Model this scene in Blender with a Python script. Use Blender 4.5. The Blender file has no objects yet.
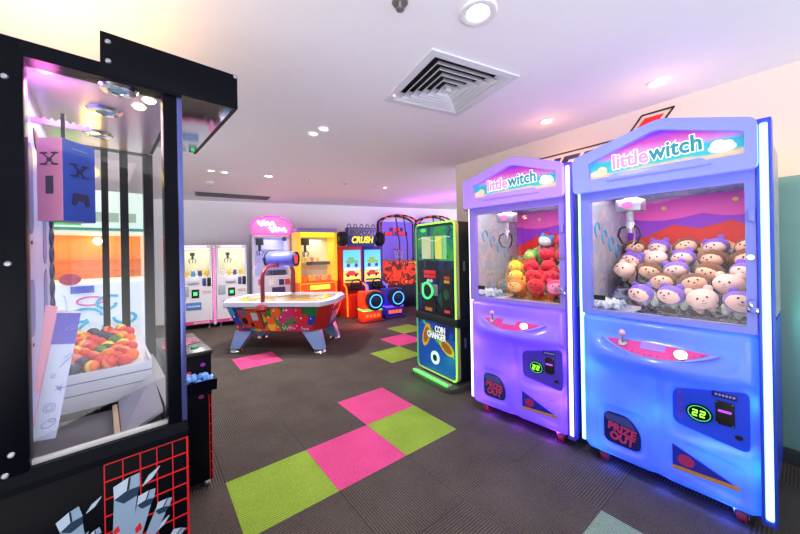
import bpy, bmesh, math, random
from math import sin, cos, pi, radians as RAD, sqrt
from mathutils import Vector, Matrix, Euler
random.seed(7)
S = bpy.context.scene
COL = S.collection

# ---------------------------------------------------------------- materials
def sr(r, g, b):
    f = lambda c: (c/255/12.92) if c/255 <= .04045 else ((c/255+.055)/1.055)**2.4
    return (f(r), f(g), f(b), 1)
MATS = {}
def mat(name, col, rough=.5, metal=0., emit=None, es=1., spec=.5, var=.06, bump=0., bscale=200, coat=0., sheen=0.):
    if name in MATS: return MATS[name]
    m = bpy.data.materials.new(name); m.use_nodes = True
    nt = m.node_tree; b = nt.nodes['Principled BSDF']
    b.inputs['Roughness'].default_value = rough; b.inputs['Metallic'].default_value = metal
    b.inputs['Specular IOR Level'].default_value = spec
    b.inputs['Coat Weight'].default_value = coat
    b.inputs['Sheen Weight'].default_value = sheen
    b.inputs['Base Color'].default_value = col
    tc = nt.nodes.new('ShaderNodeTexCoord')
    if var > 0:
        n = nt.nodes.new('ShaderNodeTexNoise'); n.inputs['Scale'].default_value = 9; n.inputs['Detail'].default_value = 4
        mx = nt.nodes.new('ShaderNodeMix'); mx.data_type = 'RGBA'
        nt.links.new(tc.outputs['Object'], n.inputs['Vector']); nt.links.new(n.outputs['Fac'], mx.inputs[0])
        mx.inputs[6].default_value = tuple(c*(1-var) for c in col[:3])+(1,)
        mx.inputs[7].default_value = tuple(min(1, c*(1+var)) for c in col[:3])+(1,)
        nt.links.new(mx.outputs[2], b.inputs['Base Color'])
    if bump > 0:
        n2 = nt.nodes.new('ShaderNodeTexNoise'); n2.inputs['Scale'].default_value = bscale; n2.inputs['Detail'].default_value = 3
        bp = nt.nodes.new('ShaderNodeBump'); bp.inputs['Strength'].default_value = bump; bp.inputs['Distance'].default_value = .004
        nt.links.new(tc.outputs['Object'], n2.inputs['Vector']); nt.links.new(n2.outputs['Fac'], bp.inputs['Height'])
        nt.links.new(bp.outputs['Normal'], b.inputs['Normal'])
    if emit:
        b.inputs['Emission Color'].default_value = emit; b.inputs['Emission Strength'].default_value = es
    MATS[name] = m
    return m
def neon(name, col, s): return mat(name, col, .4, 0, col, s, var=0)
def glassmat(name, tint=(1, 1, 1, 1), refl=.06):
    if name in MATS: return MATS[name]
    m = bpy.data.materials.new(name); m.use_nodes = True; nt = m.node_tree
    for n in list(nt.nodes): nt.nodes.remove(n)
    o = nt.nodes.new('ShaderNodeOutputMaterial'); t = nt.nodes.new('ShaderNodeBsdfTransparent'); g = nt.nodes.new('ShaderNodeBsdfGlossy')
    t.inputs[0].default_value = tint; g.inputs['Roughness'].default_value = .02
    mx = nt.nodes.new('ShaderNodeMixShader'); mx.inputs[0].default_value = refl
    nt.links.new(t.outputs[0], mx.inputs[1]); nt.links.new(g.outputs[0], mx.inputs[2]); nt.links.new(mx.outputs[0], o.inputs[0])
    MATS[name] = m; return m
def shellmat(name, col, trans):          # moulded translucent plastic lit from the LEDs inside
    m = bpy.data.materials.new(name); m.use_nodes = True; nt = m.node_tree
    for n in list(nt.nodes): nt.nodes.remove(n)
    o = nt.nodes.new('ShaderNodeOutputMaterial'); d = nt.nodes.new('ShaderNodeBsdfDiffuse'); t = nt.nodes.new('ShaderNodeBsdfTranslucent'); g = nt.nodes.new('ShaderNodeBsdfGlossy')
    d.inputs[0].default_value = col; t.inputs[0].default_value = trans; g.inputs['Roughness'].default_value = .18
    a = nt.nodes.new('ShaderNodeMixShader'); a.inputs[0].default_value = .6
    b = nt.nodes.new('ShaderNodeMixShader'); b.inputs[0].default_value = .04
    nt.links.new(d.outputs[0], a.inputs[1]); nt.links.new(t.outputs[0], a.inputs[2])
    nt.links.new(a.outputs[0], b.inputs[1]); nt.links.new(g.outputs[0], b.inputs[2]); nt.links.new(b.outputs[0], o.inputs[0])
    MATS[name] = m; return m
def gradmat(name, stops, axis='Z', z0=0., z1=1., es=0.):   # printed art: colour bands along one axis
    m = bpy.data.materials.new(name); m.use_nodes = True; nt = m.node_tree; b = nt.nodes['Principled BSDF']
    tc = nt.nodes.new('ShaderNodeTexCoord'); sp = nt.nodes.new('ShaderNodeSeparateXYZ'); mr = nt.nodes.new('ShaderNodeMapRange')
    n = nt.nodes.new('ShaderNodeTexNoise'); n.inputs['Scale'].default_value = 7; ad = nt.nodes.new('ShaderNodeMath'); ad.operation = 'MULTIPLY_ADD'
    ad.inputs[1].default_value = .22; cr = nt.nodes.new('ShaderNodeValToRGB')
    nt.links.new(tc.outputs['Object'], sp.inputs[0]); nt.links.new(sp.outputs[axis], mr.inputs[0])
    mr.inputs[1].default_value = z0; mr.inputs[2].default_value = z1
    nt.links.new(tc.outputs['Object'], n.inputs['Vector']); nt.links.new(n.outputs['Fac'], ad.inputs[0]); nt.links.new(mr.outputs[0], ad.inputs[2])
    sb = nt.nodes.new('ShaderNodeMath'); sb.operation = 'SUBTRACT'; sb.inputs[1].default_value = .11
    nt.links.new(ad.outputs[0], sb.inputs[0]); nt.links.new(sb.outputs[0], cr.inputs[0])
    e = cr.color_ramp.elements
    while len(e) > 1: e.remove(e[-1])
    e[0].position, e[0].color = stops[0]
    for p, c in stops[1:]:
        k = e.new(p); k.color = c
    nt.links.new(cr.outputs[0], b.inputs['Base Color']); b.inputs['Roughness'].default_value = .35
    if es: nt.links.new(cr.outputs[0], b.inputs['Emission Color']); b.inputs['Emission Strength'].default_value = es
    MATS[name] = m; return m
def artmat(name, cols, scale=8, es=0., rough=.35, pts=None):      # busy printed artwork: patches of the listed colours
    m = bpy.data.materials.new(name); m.use_nodes = True; nt = m.node_tree; b = nt.nodes['Principled BSDF']
    tc = nt.nodes.new('ShaderNodeTexCoord'); n = nt.nodes.new('ShaderNodeTexNoise'); n.inputs['Scale'].default_value = scale; n.inputs['Detail'].default_value = 2
    n.inputs['Distortion'].default_value = 1.2
    cr = nt.nodes.new('ShaderNodeValToRGB'); cr.color_ramp.interpolation = 'CONSTANT'
    nt.links.new(tc.outputs['Object'], n.inputs['Vector']); nt.links.new(n.outputs['Fac'], cr.inputs[0])
    e = cr.color_ramp.elements
    while len(e) > 1: e.remove(e[-1])
    e[0].position, e[0].color = 0, cols[0]
    for i, c in enumerate(cols[1:]):
        k = e.new(pts[i] if pts else .36+.28*i/max(1, len(cols)-2)); k.color = c
    nt.links.new(cr.outputs[0], b.inputs['Base Color']); b.inputs['Roughness'].default_value = rough
    if es: nt.links.new(cr.outputs[0], b.inputs['Emission Color']); b.inputs['Emission Strength'].default_value = es
    MATS[name] = m; return m
def carpet(name, c1, c2, axis, pitch=.0145):
    m = bpy.data.materials.new(name); m.use_nodes = True; nt = m.node_tree; b = nt.nodes['Principled BSDF']
    b.inputs['Roughness'].default_value = .95; b.inputs['Specular IOR Level'].default_value = .1
    tc = nt.nodes.new('ShaderNodeTexCoord'); sp = nt.nodes.new('ShaderNodeSeparateXYZ')
    nt.links.new(tc.outputs['Object'], sp.inputs[0])
    mu = nt.nodes.new('ShaderNodeMath'); mu.operation = 'MULTIPLY'; mu.inputs[1].default_value = 2*pi/pitch
    nt.links.new(sp.outputs[axis], mu.inputs[0])
    si = nt.nodes.new('ShaderNodeMath'); si.operation = 'SINE'; nt.links.new(mu.outputs[0], si.inputs[0])
    n = nt.nodes.new('ShaderNodeTexNoise'); n.inputs['Scale'].default_value = 60; n.inputs['Detail'].default_value = 5
    nt.links.new(tc.outputs['Object'], n.inputs['Vector'])
    n3 = nt.nodes.new('ShaderNodeTexNoise'); n3.inputs['Scale'].default_value = 3.2; n3.inputs['Detail'].default_value = 5
    nt.links.new(tc.outputs['Object'], n3.inputs['Vector'])
    mr = nt.nodes.new('ShaderNodeMapRange'); mr.inputs[1].default_value = -1; mr.inputs[2].default_value = 1
    nt.links.new(si.outputs[0], mr.inputs[0])
    a = nt.nodes.new('ShaderNodeMath'); a.operation = 'MULTIPLY_ADD'; a.inputs[1].default_value = .9; nt.links.new(n.outputs['Fac'], a.inputs[0]); nt.links.new(mr.outputs[0], a.inputs[2])
    a2 = nt.nodes.new('ShaderNodeMath'); a2.operation = 'MULTIPLY_ADD'; a2.inputs[1].default_value = .9; nt.links.new(n3.outputs['Fac'], a2.inputs[0]); nt.links.new(a.outputs[0], a2.inputs[2])
    m2 = nt.nodes.new('ShaderNodeMapRange'); m2.inputs[1].default_value = .4; m2.inputs[2].default_value = 2.2; nt.links.new(a2.outputs[0], m2.inputs[0])
    mx = nt.nodes.new('ShaderNodeMix'); mx.data_type = 'RGBA'; mx.inputs[6].default_value = c1; mx.inputs[7].default_value = c2
    nt.links.new(m2.outputs[0], mx.inputs[0]); nt.links.new(mx.outputs[2], b.inputs['Base Color'])
    bp = nt.nodes.new('ShaderNodeBump'); bp.inputs['Strength'].default_value = .5; bp.inputs['Distance'].default_value = .003
    nt.links.new(a.outputs[0], bp.inputs['Height']); nt.links.new(bp.outputs[0], b.inputs['Normal'])
    MATS[name] = m; return m

# ---------------------------------------------------------------- mesh helpers
def clip_poly(pts, x0, x1, y0, y1):
    for ax, v, sg in ((0, x0, 1), (0, x1, -1), (1, y0, 1), (1, y1, -1)):
        out = []
        for i in range(len(pts)):
            a, b = pts[i-1], pts[i]
            da, db = (a[ax]-v)*sg, (b[ax]-v)*sg
            if (da >= 0) != (db >= 0):
                t = da/(da-db); out.append((a[0]+t*(b[0]-a[0]), a[1]+t*(b[1]-a[1])))
            if db >= 0: out.append(b)
        pts = out
        if not pts: return []
    return pts
def circ(cx, cy, rx, ry=None, n=20, a0=0, a1=2*pi):
    ry = rx if ry is None else ry
    full = abs(a1-a0-2*pi) < 1e-6
    return [(cx+rx*cos(a0+(a1-a0)*i/(n if full else n-1)), cy+ry*sin(a0+(a1-a0)*i/(n if full else n-1))) for i in range(n)]
def rrect(x0, x1, y0, y1, r, n=5):
    p = []
    for cx, cy, a in ((x1-r, y1-r, 0), (x0+r, y1-r, pi/2), (x0+r, y0+r, pi), (x1-r, y0+r, 1.5*pi)):
        p += [(cx+r*cos(a+pi/2*i/n), cy+r*sin(a+pi/2*i/n)) for i in range(n+1)]
    return p
def rpoly(pts, r, n=4):
    out = []
    N = len(pts)
    for i in range(N):
        p0, p1, p2 = Vector(pts[i-1]), Vector(pts[i]), Vector(pts[(i+1) % N])
        d0, d2 = (p0-p1), (p2-p1)
        k = min(r, d0.length*.45, d2.length*.45)
        a, b = p1+d0.normalized()*k, p1+d2.normalized()*k
        for j in range(n+1):
            t = j/n
            q = a*(1-t)**2 + p1*2*t*(1-t) + b*t*t
            out.append((q.x, q.y))
    return out
class MB:
    def __init__(s): s.bm = bmesh.new(); s.mi = 0
    def _tag(s, faces):
        for f in faces: f.material_index = s.mi
    def box(s, x0, x1, y0, y1, z0, z1, bev=0., M=None, seg=2):
        r = bmesh.ops.create_cube(s.bm, size=1)
        vs = r['verts']
        for v in vs: v.co = Vector((x0+(v.co.x+.5)*(x1-x0), y0+(v.co.y+.5)*(y1-y0), z0+(v.co.z+.5)*(z1-z0)))
        fs = set(f for v in vs for f in v.link_faces); s._tag(fs)
        if bev > 0:
            es = list(set(e for v in vs for e in v.link_edges))
            bv = bmesh.ops.bevel(s.bm, geom=es, offset=bev, segments=seg, affect='EDGES', profile=.5)
            s._tag(bv['faces']); vs = list(set(v for f in bv['faces'] for v in f.verts) | set(v for f in fs if f.is_valid for v in f.verts))
        if M: bmesh.ops.transform(s.bm, matrix=M, verts=[v for v in vs if v.is_valid])
        return s
    def prism(s, pts, axis, a0, a1, bev=0., M=None):
        f3 = {'y': lambda p, a: (p[0], a, p[1]), 'x': lambda p, a: (a, p[0], p[1]), 'z': lambda p, a: (p[0], p[1], a)}[axis]
        A = [s.bm.verts.new(f3(p, a0)) for p in pts]; B = [s.bm.verts.new(f3(p, a1)) for p in pts]
        fs = [s.bm.faces.new(A), s.bm.faces.new(B[::-1])]
        n = len(pts)
        for i in range(n): fs.append(s.bm.faces.new((A[i], B[i], B[(i+1) % n], A[(i+1) % n])))
        s._tag(fs)
        if bev > 0:
            es = list(set(e for f in fs[:2] for e in f.edges))
            bv = bmesh.ops.bevel(s.bm, geom=es, offset=bev, segments=2, affect='EDGES', profile=.5); s._tag(bv['faces'])
        if M: bmesh.ops.transform(s.bm, matrix=M, verts=A+B)
        return s
    def ring(s, outer, inner, axis, a0, a1):          # a frame: outer and inner outlines with the same number of points
        f3 = {'y': lambda p, a: (p[0], a, p[1]), 'x': lambda p, a: (a, p[0], p[1]), 'z': lambda p, a: (p[0], p[1], a)}[axis]
        n = len(outer); V = [[s.bm.verts.new(f3(p, a)) for p in L] for L, a in ((outer, a0), (inner, a0), (outer, a1), (inner, a1))]
        fs = []
        for i in range(n):
            j = (i+1) % n
            for q in ((V[0][i], V[1][i], V[1][j], V[0][j]), (V[2][i], V[2][j], V[3][j], V[3][i]), (V[0][i], V[0][j], V[2][j], V[2][i]), (V[1][i], V[3][i], V[3][j], V[1][j])):
                fs.append(s.bm.faces.new(q))
        s._tag(fs); return s
    def cyl(s, p0, p1, r0, r1=None, n=16):
        r1 = r0 if r1 is None else r1
        p0, p1 = Vector(p0), Vector(p1); d = p1-p0
        q = d.to_track_quat('Z', 'Y')
        A = [s.bm.verts.new(p0+q @ Vector((r0*cos(2*pi*i/n), r0*sin(2*pi*i/n), 0))) for i in range(n)]
        B = [s.bm.verts.new(p1+q @ Vector((r1*cos(2*pi*i/n), r1*sin(2*pi*i/n), 0))) for i in range(n)]
        fs = [s.bm.faces.new(A[::-1]), s.bm.faces.new(B)]
        for i in range(n): fs.append(s.bm.faces.new((A[i], A[(i+1) % n], B[(i+1) % n], B[i])))
        s._tag(fs); return s
    def sph(s, c, r, n=16, M=None):
        r = r if hasattr(r, '__len__') else (r, r, r)
        q = bmesh.ops.create_uvsphere(s.bm, u_segments=n, v_segments=max(6, n*2//3), radius=1)
        for v in q['verts']: v.co = Vector((v.co.x*r[0], v.co.y*r[1], v.co.z*r[2]))
        if M: bmesh.ops.transform(s.bm, matrix=M, verts=q['verts'])
        for v in q['verts']: v.co += Vector(c)
        s._tag(set(f for v in q['verts'] for f in v.link_faces)); return s
    def tube(s, pts, r, n=8, closed=False):
        P = [Vector(p) for p in pts]; N = len(P); rings = []
        up = None
        for i in range(N):
            if closed: t = P[(i+1) % N]-P[i-1]
            else: t = P[min(i+1, N-1)]-P[max(i-1, 0)]
            t.normalize()
            if up is None: up = t.orthogonal().normalized()
            up = (up-t*up.dot(t)).normalized(); w = t.cross(up)
            rr = r[i] if hasattr(r, '__len__') else r
            rings.append([s.bm.verts.new(P[i]+rr*(cos(2*pi*k/n)*up+sin(2*pi*k/n)*w)) for k in range(n)])
        fs = []
        for i in range(N if closed else N-1):
            A, B = rings[i], rings[(i+1) % N]
            sh = 0
            if closed and i == N-1:
                sh = min(range(n), key=lambda k: (B[k].co-A[0].co).length)
            for k in range(n): fs.append(s.bm.faces.new((A[k], A[(k+1) % n], B[(k+1+sh) % n], B[(k+sh) % n])))
        if not closed: fs += [s.bm.faces.new(rings[0][::-1]), s.bm.faces.new(rings[-1])]
        s._tag(fs); return s
    def lathe(s, prof, M=None, n=24):              # profile of (r, z) turned about z
        R = []; allv = []
        for r, z in prof:
            if r < 1e-6: v = s.bm.verts.new((0, 0, z)); R.append([v]); allv.append(v)
            else:
                L = [s.bm.verts.new((r*cos(2*pi*i/n), r*sin(2*pi*i/n), z)) for i in range(n)]; R.append(L); allv += L
        fs = []
        for A, B in zip(R, R[1:]):
            for i in range(n):
                j = (i+1) % n
                if len(A) == 1 and len(B) == 1: continue
                if len(A) == 1: fs.append(s.bm.faces.new((A[0], B[i], B[j])))
                elif len(B) == 1: fs.append(s.bm.faces.new((A[i], A[j], B[0])))
                else: fs.append(s.bm.faces.new((A[i], A[j], B[j], B[i])))
        s._tag(fs)
        if M: bmesh.ops.transform(s.bm, matrix=M, verts=allv)
        return s
    def grid(s, fn, us, vs):
        G = [[s.bm.verts.new(fn(u, v)) for u in us] for v in vs]
        s._tag([s.bm.faces.new((G[j][i], G[j][i+1], G[j+1][i+1], G[j+1][i])) for j in range(len(vs)-1) for i in range(len(us)-1)])
        return s
    def mesh(s, name, m, sharp=35, recalc=True):
        if recalc: bmesh.ops.recalc_face_normals(s.bm, faces=s.bm.faces)
        me = bpy.data.meshes.new(name); s.bm.to_mesh(me); s.bm.free()
        for k in (m if isinstance(m, (list, tuple)) else [m]): me.materials.append(k)
        for p in me.polygons: p.use_smooth = True
        me.set_sharp_from_angle(angle=RAD(sharp))
        return me
    def build(s, name, m, parent=None, sharp=35, recalc=True):
        o = bpy.data.objects.new(name, s.mesh(name, m, sharp, recalc)); COL.objects.link(o)
        if parent: o.parent = parent
        return o
def tag(o, label, cat, group=None, kind=None):
    o['label'] = label; o['category'] = cat
    if group: o['group'] = group
    if kind: o['kind'] = kind
    return o
def thing(name, label, cat, loc=(0, 0, 0), ang=0., group=None):
    o = bpy.data.objects.new(name, None); COL.objects.link(o); o.empty_display_size = .1
    o.location = loc; o.rotation_euler = (0, 0, RAD(ang)); return tag(o, label, cat, group)
def struct(o): o['kind'] = 'structure'; return o
def text(name, body, m, parent, size, loc, rot=(pi/2, 0, 0), ext=.002, bold=0., align='CENTER', shear=0., sx=1.):
    c = bpy.data.curves.new(name, 'FONT'); c.body = body; c.size = size; c.extrude = ext; c.offset = bold; c.align_x = align; c.align_y = 'CENTER'; c.shear = shear
    c.resolution_u = 3
    t = bpy.data.objects.new('tmp', c); COL.objects.link(t)
    dg = bpy.context.evaluated_depsgraph_get(); me = bpy.data.meshes.new_from_object(t.evaluated_get(dg))
    bpy.data.objects.remove(t); bpy.data.curves.remove(c)
    me.transform(Matrix.Translation(loc) @ Euler(rot).to_matrix().to_4x4() @ Matrix.Diagonal((sx, 1, 1, 1)))
    me.materials.clear(); me.materials.append(m); me.name = name
    o = bpy.data.objects.new(name, me); COL.objects.link(o); o.parent = parent
    return o
def lamp(kind, loc, energy, col, size=.1, rot=(0, 0, 0), parent=None, spot=None, sizey=None, blend=.5):
    d = bpy.data.lights.new('lamp', kind); d.energy = energy; d.color = col[:3]
    if kind == 'AREA':
        d.size = size
        if sizey: d.shape = 'RECTANGLE'; d.size_y = sizey
    else: d.shadow_soft_size = size
    if spot: d.spot_size = RAD(spot); d.spot_blend = blend
    o = bpy.data.objects.new('lamp', d); COL.objects.link(o); o.location = loc; o.rotation_euler = rot
    if parent: o.parent = parent
    return o
def copy_tree(o, parent=None):
    c = o.copy(); COL.objects.link(c)
    if parent: c.parent = parent
    for ch in list(o.children): copy_tree(ch, c)
    return c
ORD = ['first', 'second', 'third', 'fourth', 'fifth', 'sixth', 'seventh', 'eighth', 'ninth', 'tenth', 'eleventh', 'twelfth']
W = lambda t: tuple(t)
W_RED, W_BLACK = sr(225, 25, 30), sr(12, 12, 14)
black = mat('black_gloss_metal', sr(5, 7, 16), .35, 0, spec=.09)
blackm = mat('black_matte', sr(14, 14, 16), .6)
chrome = mat('chrome', sr(220, 222, 228), .18, 1.)
steel = mat('brushed_steel', sr(170, 172, 180), .35, .9)
white = mat('white_plastic', sr(232, 232, 238), .35)
glass = glassmat('window_glass', (1, 1, 1, 1), .022)
# ================================================================ the room
CH = 2.5
wallm = mat('wall_paint', sr(232, 218, 204), .8, var=.02, bump=.08, bscale=300)
wallw = mat('wall_paint_white', sr(244, 246, 250), .8, var=.02, bump=.08, bscale=300)
ceilm = mat('ceiling_paint', sr(236, 236, 242), .85, var=.015, bump=.05, bscale=200)
gu = carpet('carpet_grey_along', sr(30, 26, 24), sr(102, 93, 88), 'Y'); gv = carpet('carpet_grey_across', sr(30, 26, 24), sr(102, 93, 88), 'X')
pk = carpet('carpet_pink', sr(156, 36, 94), sr(236, 92, 152), 'Y'); gn = carpet('carpet_green', sr(84, 110, 24), sr(160, 190, 76), 'Y')
gg = carpet('carpet_sage', sr(70, 92, 78), sr(150, 172, 150), 'X')
TY = RAD(38.216)
def tile_world(u, v): return (-1.076+.5*(u*cos(TY)-v*sin(TY)), 1.9335+.5*(u*sin(TY)+v*cos(TY)))
fm = MB()
special = {(0, -1): 2, (1, -1): 3, (2, -1): 2, (2, 0): 3, (1, 4): 3, (4, 2): 2, (5, 3): 3, (6, 4): 2, (2, -4): 4}
for u in range(-16, 18):
    for v in range(-16, 18):
        x, y = tile_world(u+.5, v+.5)
        if not (-6.2 < x < 4.4 and -.6 < y < 9.6) or x+y*.0 > 3.4 and y < 1: continue
        k = special.get((u, v), (u+v) % 2)
        g = .0012
        q = [fm.bm.verts.new((.5*a, .5*b, 0)) for a, b in ((u+g, v+g), (u+1-g, v+g), (u+1-g, v+1-g), (u+g, v+1-g))]
        f = fm.bm.faces.new(q); f.material_index = k
fl = fm.build('floor', [gu, gv, gn, pk, gg]); struct(fl); fl.location = (-1.076, 1.9335, 0); fl.rotation_euler = (0, 0, TY)
sub = MB().box(-6.3, 3.3, -.8, 9.8, -.12, -.004).build('floor_slab', blackm); struct(sub)
# ceiling with the vent opening
VC, VA, VH = Vector((.346, 2.221)), RAD(26.6), .315
rot = lambda p: (VC.x+p[0]*cos(VA)-p[1]*sin(VA), VC.y+p[0]*sin(VA)+p[1]*cos(VA))
cm = MB()
def hole_quads(z):
    B = 11
    o = [rot(p) for p in ((-B, -B), (B, -B), (B, B), (-B, B))]; i = [rot(p) for p in ((-VH, -VH), (VH, -VH), (VH, VH), (-VH, VH))]
    O = [cm.bm.verts.new((p[0], p[1], z)) for p in o]; I = [cm.bm.verts.new((p[0], p[1], z)) for p in i]
    for k in range(4): cm.bm.faces.new((O[k], O[(k+1) % 4], I[(k+1) % 4], I[k]))
    return O, I
_, Ia = hole_quads(CH); _, Ib = hole_quads(CH+.1)
for k in range(4): cm.bm.faces.new((Ia[k], Ia[(k+1) % 4], Ib[(k+1) % 4], Ib[k]))
ce = cm.build('ceiling', ceilm)
# keep only the part over the room
bmx = bmesh.new(); bmx.from_mesh(ce.data)
for co, no in (((-6.2, 0, 0), (-1, 0, 0)), ((4.4, 0, 0), (1, 0, 0)), ((0, -1.6, 0), (0, -1, 0)), ((0, 9.6, 0), (0, 1, 0))):
    bmesh.ops.bisect_plane(bmx, geom=bmx.verts[:]+bmx.edges[:]+bmx.faces[:], plane_co=co, plane_no=no, clear_outer=True)
bmx.to_mesh(ce.data); bmx.free(); struct(ce)
# walls
RW0, RA = (.761, 4.26), RAD(-53.4)
def frame_obj(o, loc, ang): o.location = loc; o.rotation_euler = (0, 0, ang); return o
wr = struct(frame_obj(MB().box(0, 5.2, 0, .16, 0, CH).build('wall_right', wallm), (RW0[0], RW0[1], 0), RA))
br = struct(frame_obj(MB().prism([(0, 0), (-.014, 0), (-.014, .085), (-.008, .1), (0, .1)], 'x', .0, 5.2).build('baseboard_right', mat('baseboard_dark', sr(52, 60, 62), .5)), (RW0[0], RW0[1], 0), RA))
dado = struct(frame_obj(MB().box(1.35, 5.2, -.012, .0, .10, 1.80).build('trim_1', mat('dado_teal', sr(120, 166, 160), .5)), (RW0[0], RW0[1], 0), RA))
BA_ = RAD(21.7)
bw = struct(frame_obj(MB().box(-2.2, 9.6, 0, .15, 0, CH).build('wall_back', wallw), (-4.24, 6.565, 0), BA_))
wl = struct(MB().box(-5.85, -5.7, 1.6, 6.2, 0, CH).build('wall_left', wallw))
# lights in the ceiling
lit = neon('downlight_glow', sr(255, 250, 235), 14); litw = neon('downlight_glow_warm', sr(255, 226, 180), 12)
trim = mat('downlight_trim', sr(225, 225, 228), .3)
def downlight(x, y, label, warm=False, r=.058, on=True, power=26, glow=None):
    t = thing('recessed_downlight', label, 'ceiling light', (x, y, CH), 0, 'recessed ceiling downlights')
    MB().lathe([(r*.72, 0.004), (r*.74, -.006), (r*.95, -.012), (r*1.12, -.009), (r*1.2, 0), (r*1.1, .003)]).build('trim_ring', trim, t)
    MB().lathe([(0, -.003), (r*.45, -.004), (r*.72, .001), (r*.72, .003), (0, .003)]).build('lens', (litw if warm else lit) if on else blackm, t)
    if on:
        c = sr(255, 196, 130) if warm else sr(255, 250, 242)
        lamp('SPOT', (0, 0, -.03), power, c, .05, parent=t, spot=150, blend=.9)
        if warm: lamp('POINT', (0, 0, -.22), 1.7, sr(255, 180, 108), .04, parent=t)  # extra bare point light added below the fixture for a halo on the ceiling
DL = [(.389, 1.516, 'large bright ceiling downlight nearest the viewer, beside the square air vent', 0, .075, 1),
      (1.782, 2.19, 'warm ceiling downlight above the blue claw machine, close to the right wall', 1, .058, 1),
      (1.31, 2.824, 'warm ceiling downlight above the purple claw machine', 1, .058, 1),
      (-.794, 3.02, 'left ceiling downlight of the close pair in the middle of the ceiling', 0, .05, 1),
      (-.67, 2.90, 'right ceiling downlight of the close pair in the middle of the ceiling', 0, .05, 1),
      (-1.882, 4.639, 'very bright white ceiling downlight above the air hockey table', 0, .07, 1),
      (-1.391, 4.973, 'unlit pale ceiling downlight behind the very bright one', 0, .055, 0),
      (-.878, 5.237, 'unlit dark ceiling downlight over the middle of the far aisle', 0, .045, 0),
      (-.393, 5.522, 'unlit dark ceiling downlight beside the small magenta lit one', 0, .045, 0),
      (-2.501, 4.279, 'left downlight of the dim pair near the long ceiling grille', 0, .05, 1),
      (-2.371, 4.37, 'right downlight of the dim pair near the long ceiling grille', 0, .05, 1)]
for x, y, lb, w, r, on in DL: downlight(x, y, lb, bool(w), r, bool(on), {0: 46, 1: 66}[w]*(1.5 if r > .06 else .75)*(2.8 if y > 4 else 1))
t = thing('indicator_light', 'tiny magenta lit ceiling spot over the far aisle', 'ceiling light', (-.243, 5.622, CH))
MB().lathe([(0, -.016), (.02, -.014), (.03, 0), (0, .002)]).build('lens', neon('magenta_led', sr(255, 150, 220), 8), t)
MB().lathe([(.03, -.006), (.042, -.006), (.045, 0), (.03, .002)]).build('trim_ring', trim, t)
# square four-way air vent
t = thing('ceiling_vent', 'square white four-way air vent with black slots in the ceiling', 'air vent', (VC.x, VC.y, CH), 26.6)
ventm = mat('vent_metal', sr(214, 218, 224), .4)
sq = lambda a: [(-a, -a), (a, -a), (a, a), (-a, a)]
vf = MB(); vf.ring(sq(.333), sq(.285), 'z', -.012, -.001); vf.build('vent_frame', ventm, t)
def frustum(mb, a, za, b, zb, th=.006):
    V = [[mb.bm.verts.new((x, y, z)) for x, y in sq(s)] for s, z in ((a, za), (b, zb), (b-th, zb), (a-th, za))]
    for k in range(4):
        j = (k+1) % 4
        for A, B in ((0, 1), (1, 2), (2, 3), (3, 0)): mb.bm.faces.new((V[A][k], V[A][j], V[B][j], V[B][k]))
for k in range(6):
    a = .285-.044*k
    m = MB(); frustum(m, a-.002, -.008-.004*k, a-.036, .034-.004*k); m.build('louvre', ventm, t)
m = MB(); m.box(-.02, .02, -.02, .02, -.03, .0); m.build('centre_plate', ventm, t)
m = MB(); m.box(-.31, .31, -.31, .31, .07, .085); m.build('duct', blackm, t)
for k in range(4):
    q = [(.285, .285), (-.285, .285), (-.285, -.285), (.285, -.285)][k]
m = MB(); m.sph((-.3, .22, -.014), .008, 8); m.build('pink_glint', neon('vent_glint', sr(255, 120, 170), 6), t)  # glowing dot painted in for a pink LED reflection on the vent
# long grille over the white machines
t = thing('ceiling_grille', 'long dark grey slotted grille in the ceiling above the white claw machines', 'air vent', (-3.17, 6.165, CH), 31)
greym = mat('grille_metal', sr(92, 92, 96), .5)
MB().ring([(-.63, -.2), (.63, -.2), (.63, .2), (-.63, .2)], [(-.60, -.175), (.60, -.175), (.60, .175), (-.60, .175)], 'z', -.014, -.001).build('grille_frame', greym, t)
m = MB()
for k in range(9): m.box(-.6, .6, -.17+k*.0405, -.155+k*.0405, -.012, -.004)
m.build('grille_slats', greym, t)
MB().box(-.6, .6, -.175, .175, -.004, -.001).build('grille_backing', blackm, t)
t = thing('smoke_detector', 'small round smoke detector on the ceiling in front of the long grille', 'smoke detector', (-2.914, 4.954, CH))
MB().lathe([(0, -.05), (.03, -.048), (.05, -.03), (.06, -.02), (.06, 0), (0, 0)]).build('housing', mat('detector_plastic', sr(214, 212, 214), .5), t)
MB().lathe([(.02, -.056), (.024, -.05), (.02, -.046)]).build('sensor', steel, t)
t = thing('sprinkler', 'small metal sprinkler head on the ceiling at the top edge', 'sprinkler', (.02, 1.45, CH))
MB().lathe([(0, -.004), (.035, -.004), (.038, 0), (0, 0)]).build('escutcheon', steel, t)
m = MB(); m.cyl((0, 0, -.03), (0, 0, 0), .009); m.lathe([(0, -.034), (.018, -.034), (.018, -.031), (0, -.031)]); m.build('nozzle', steel, t)
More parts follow.
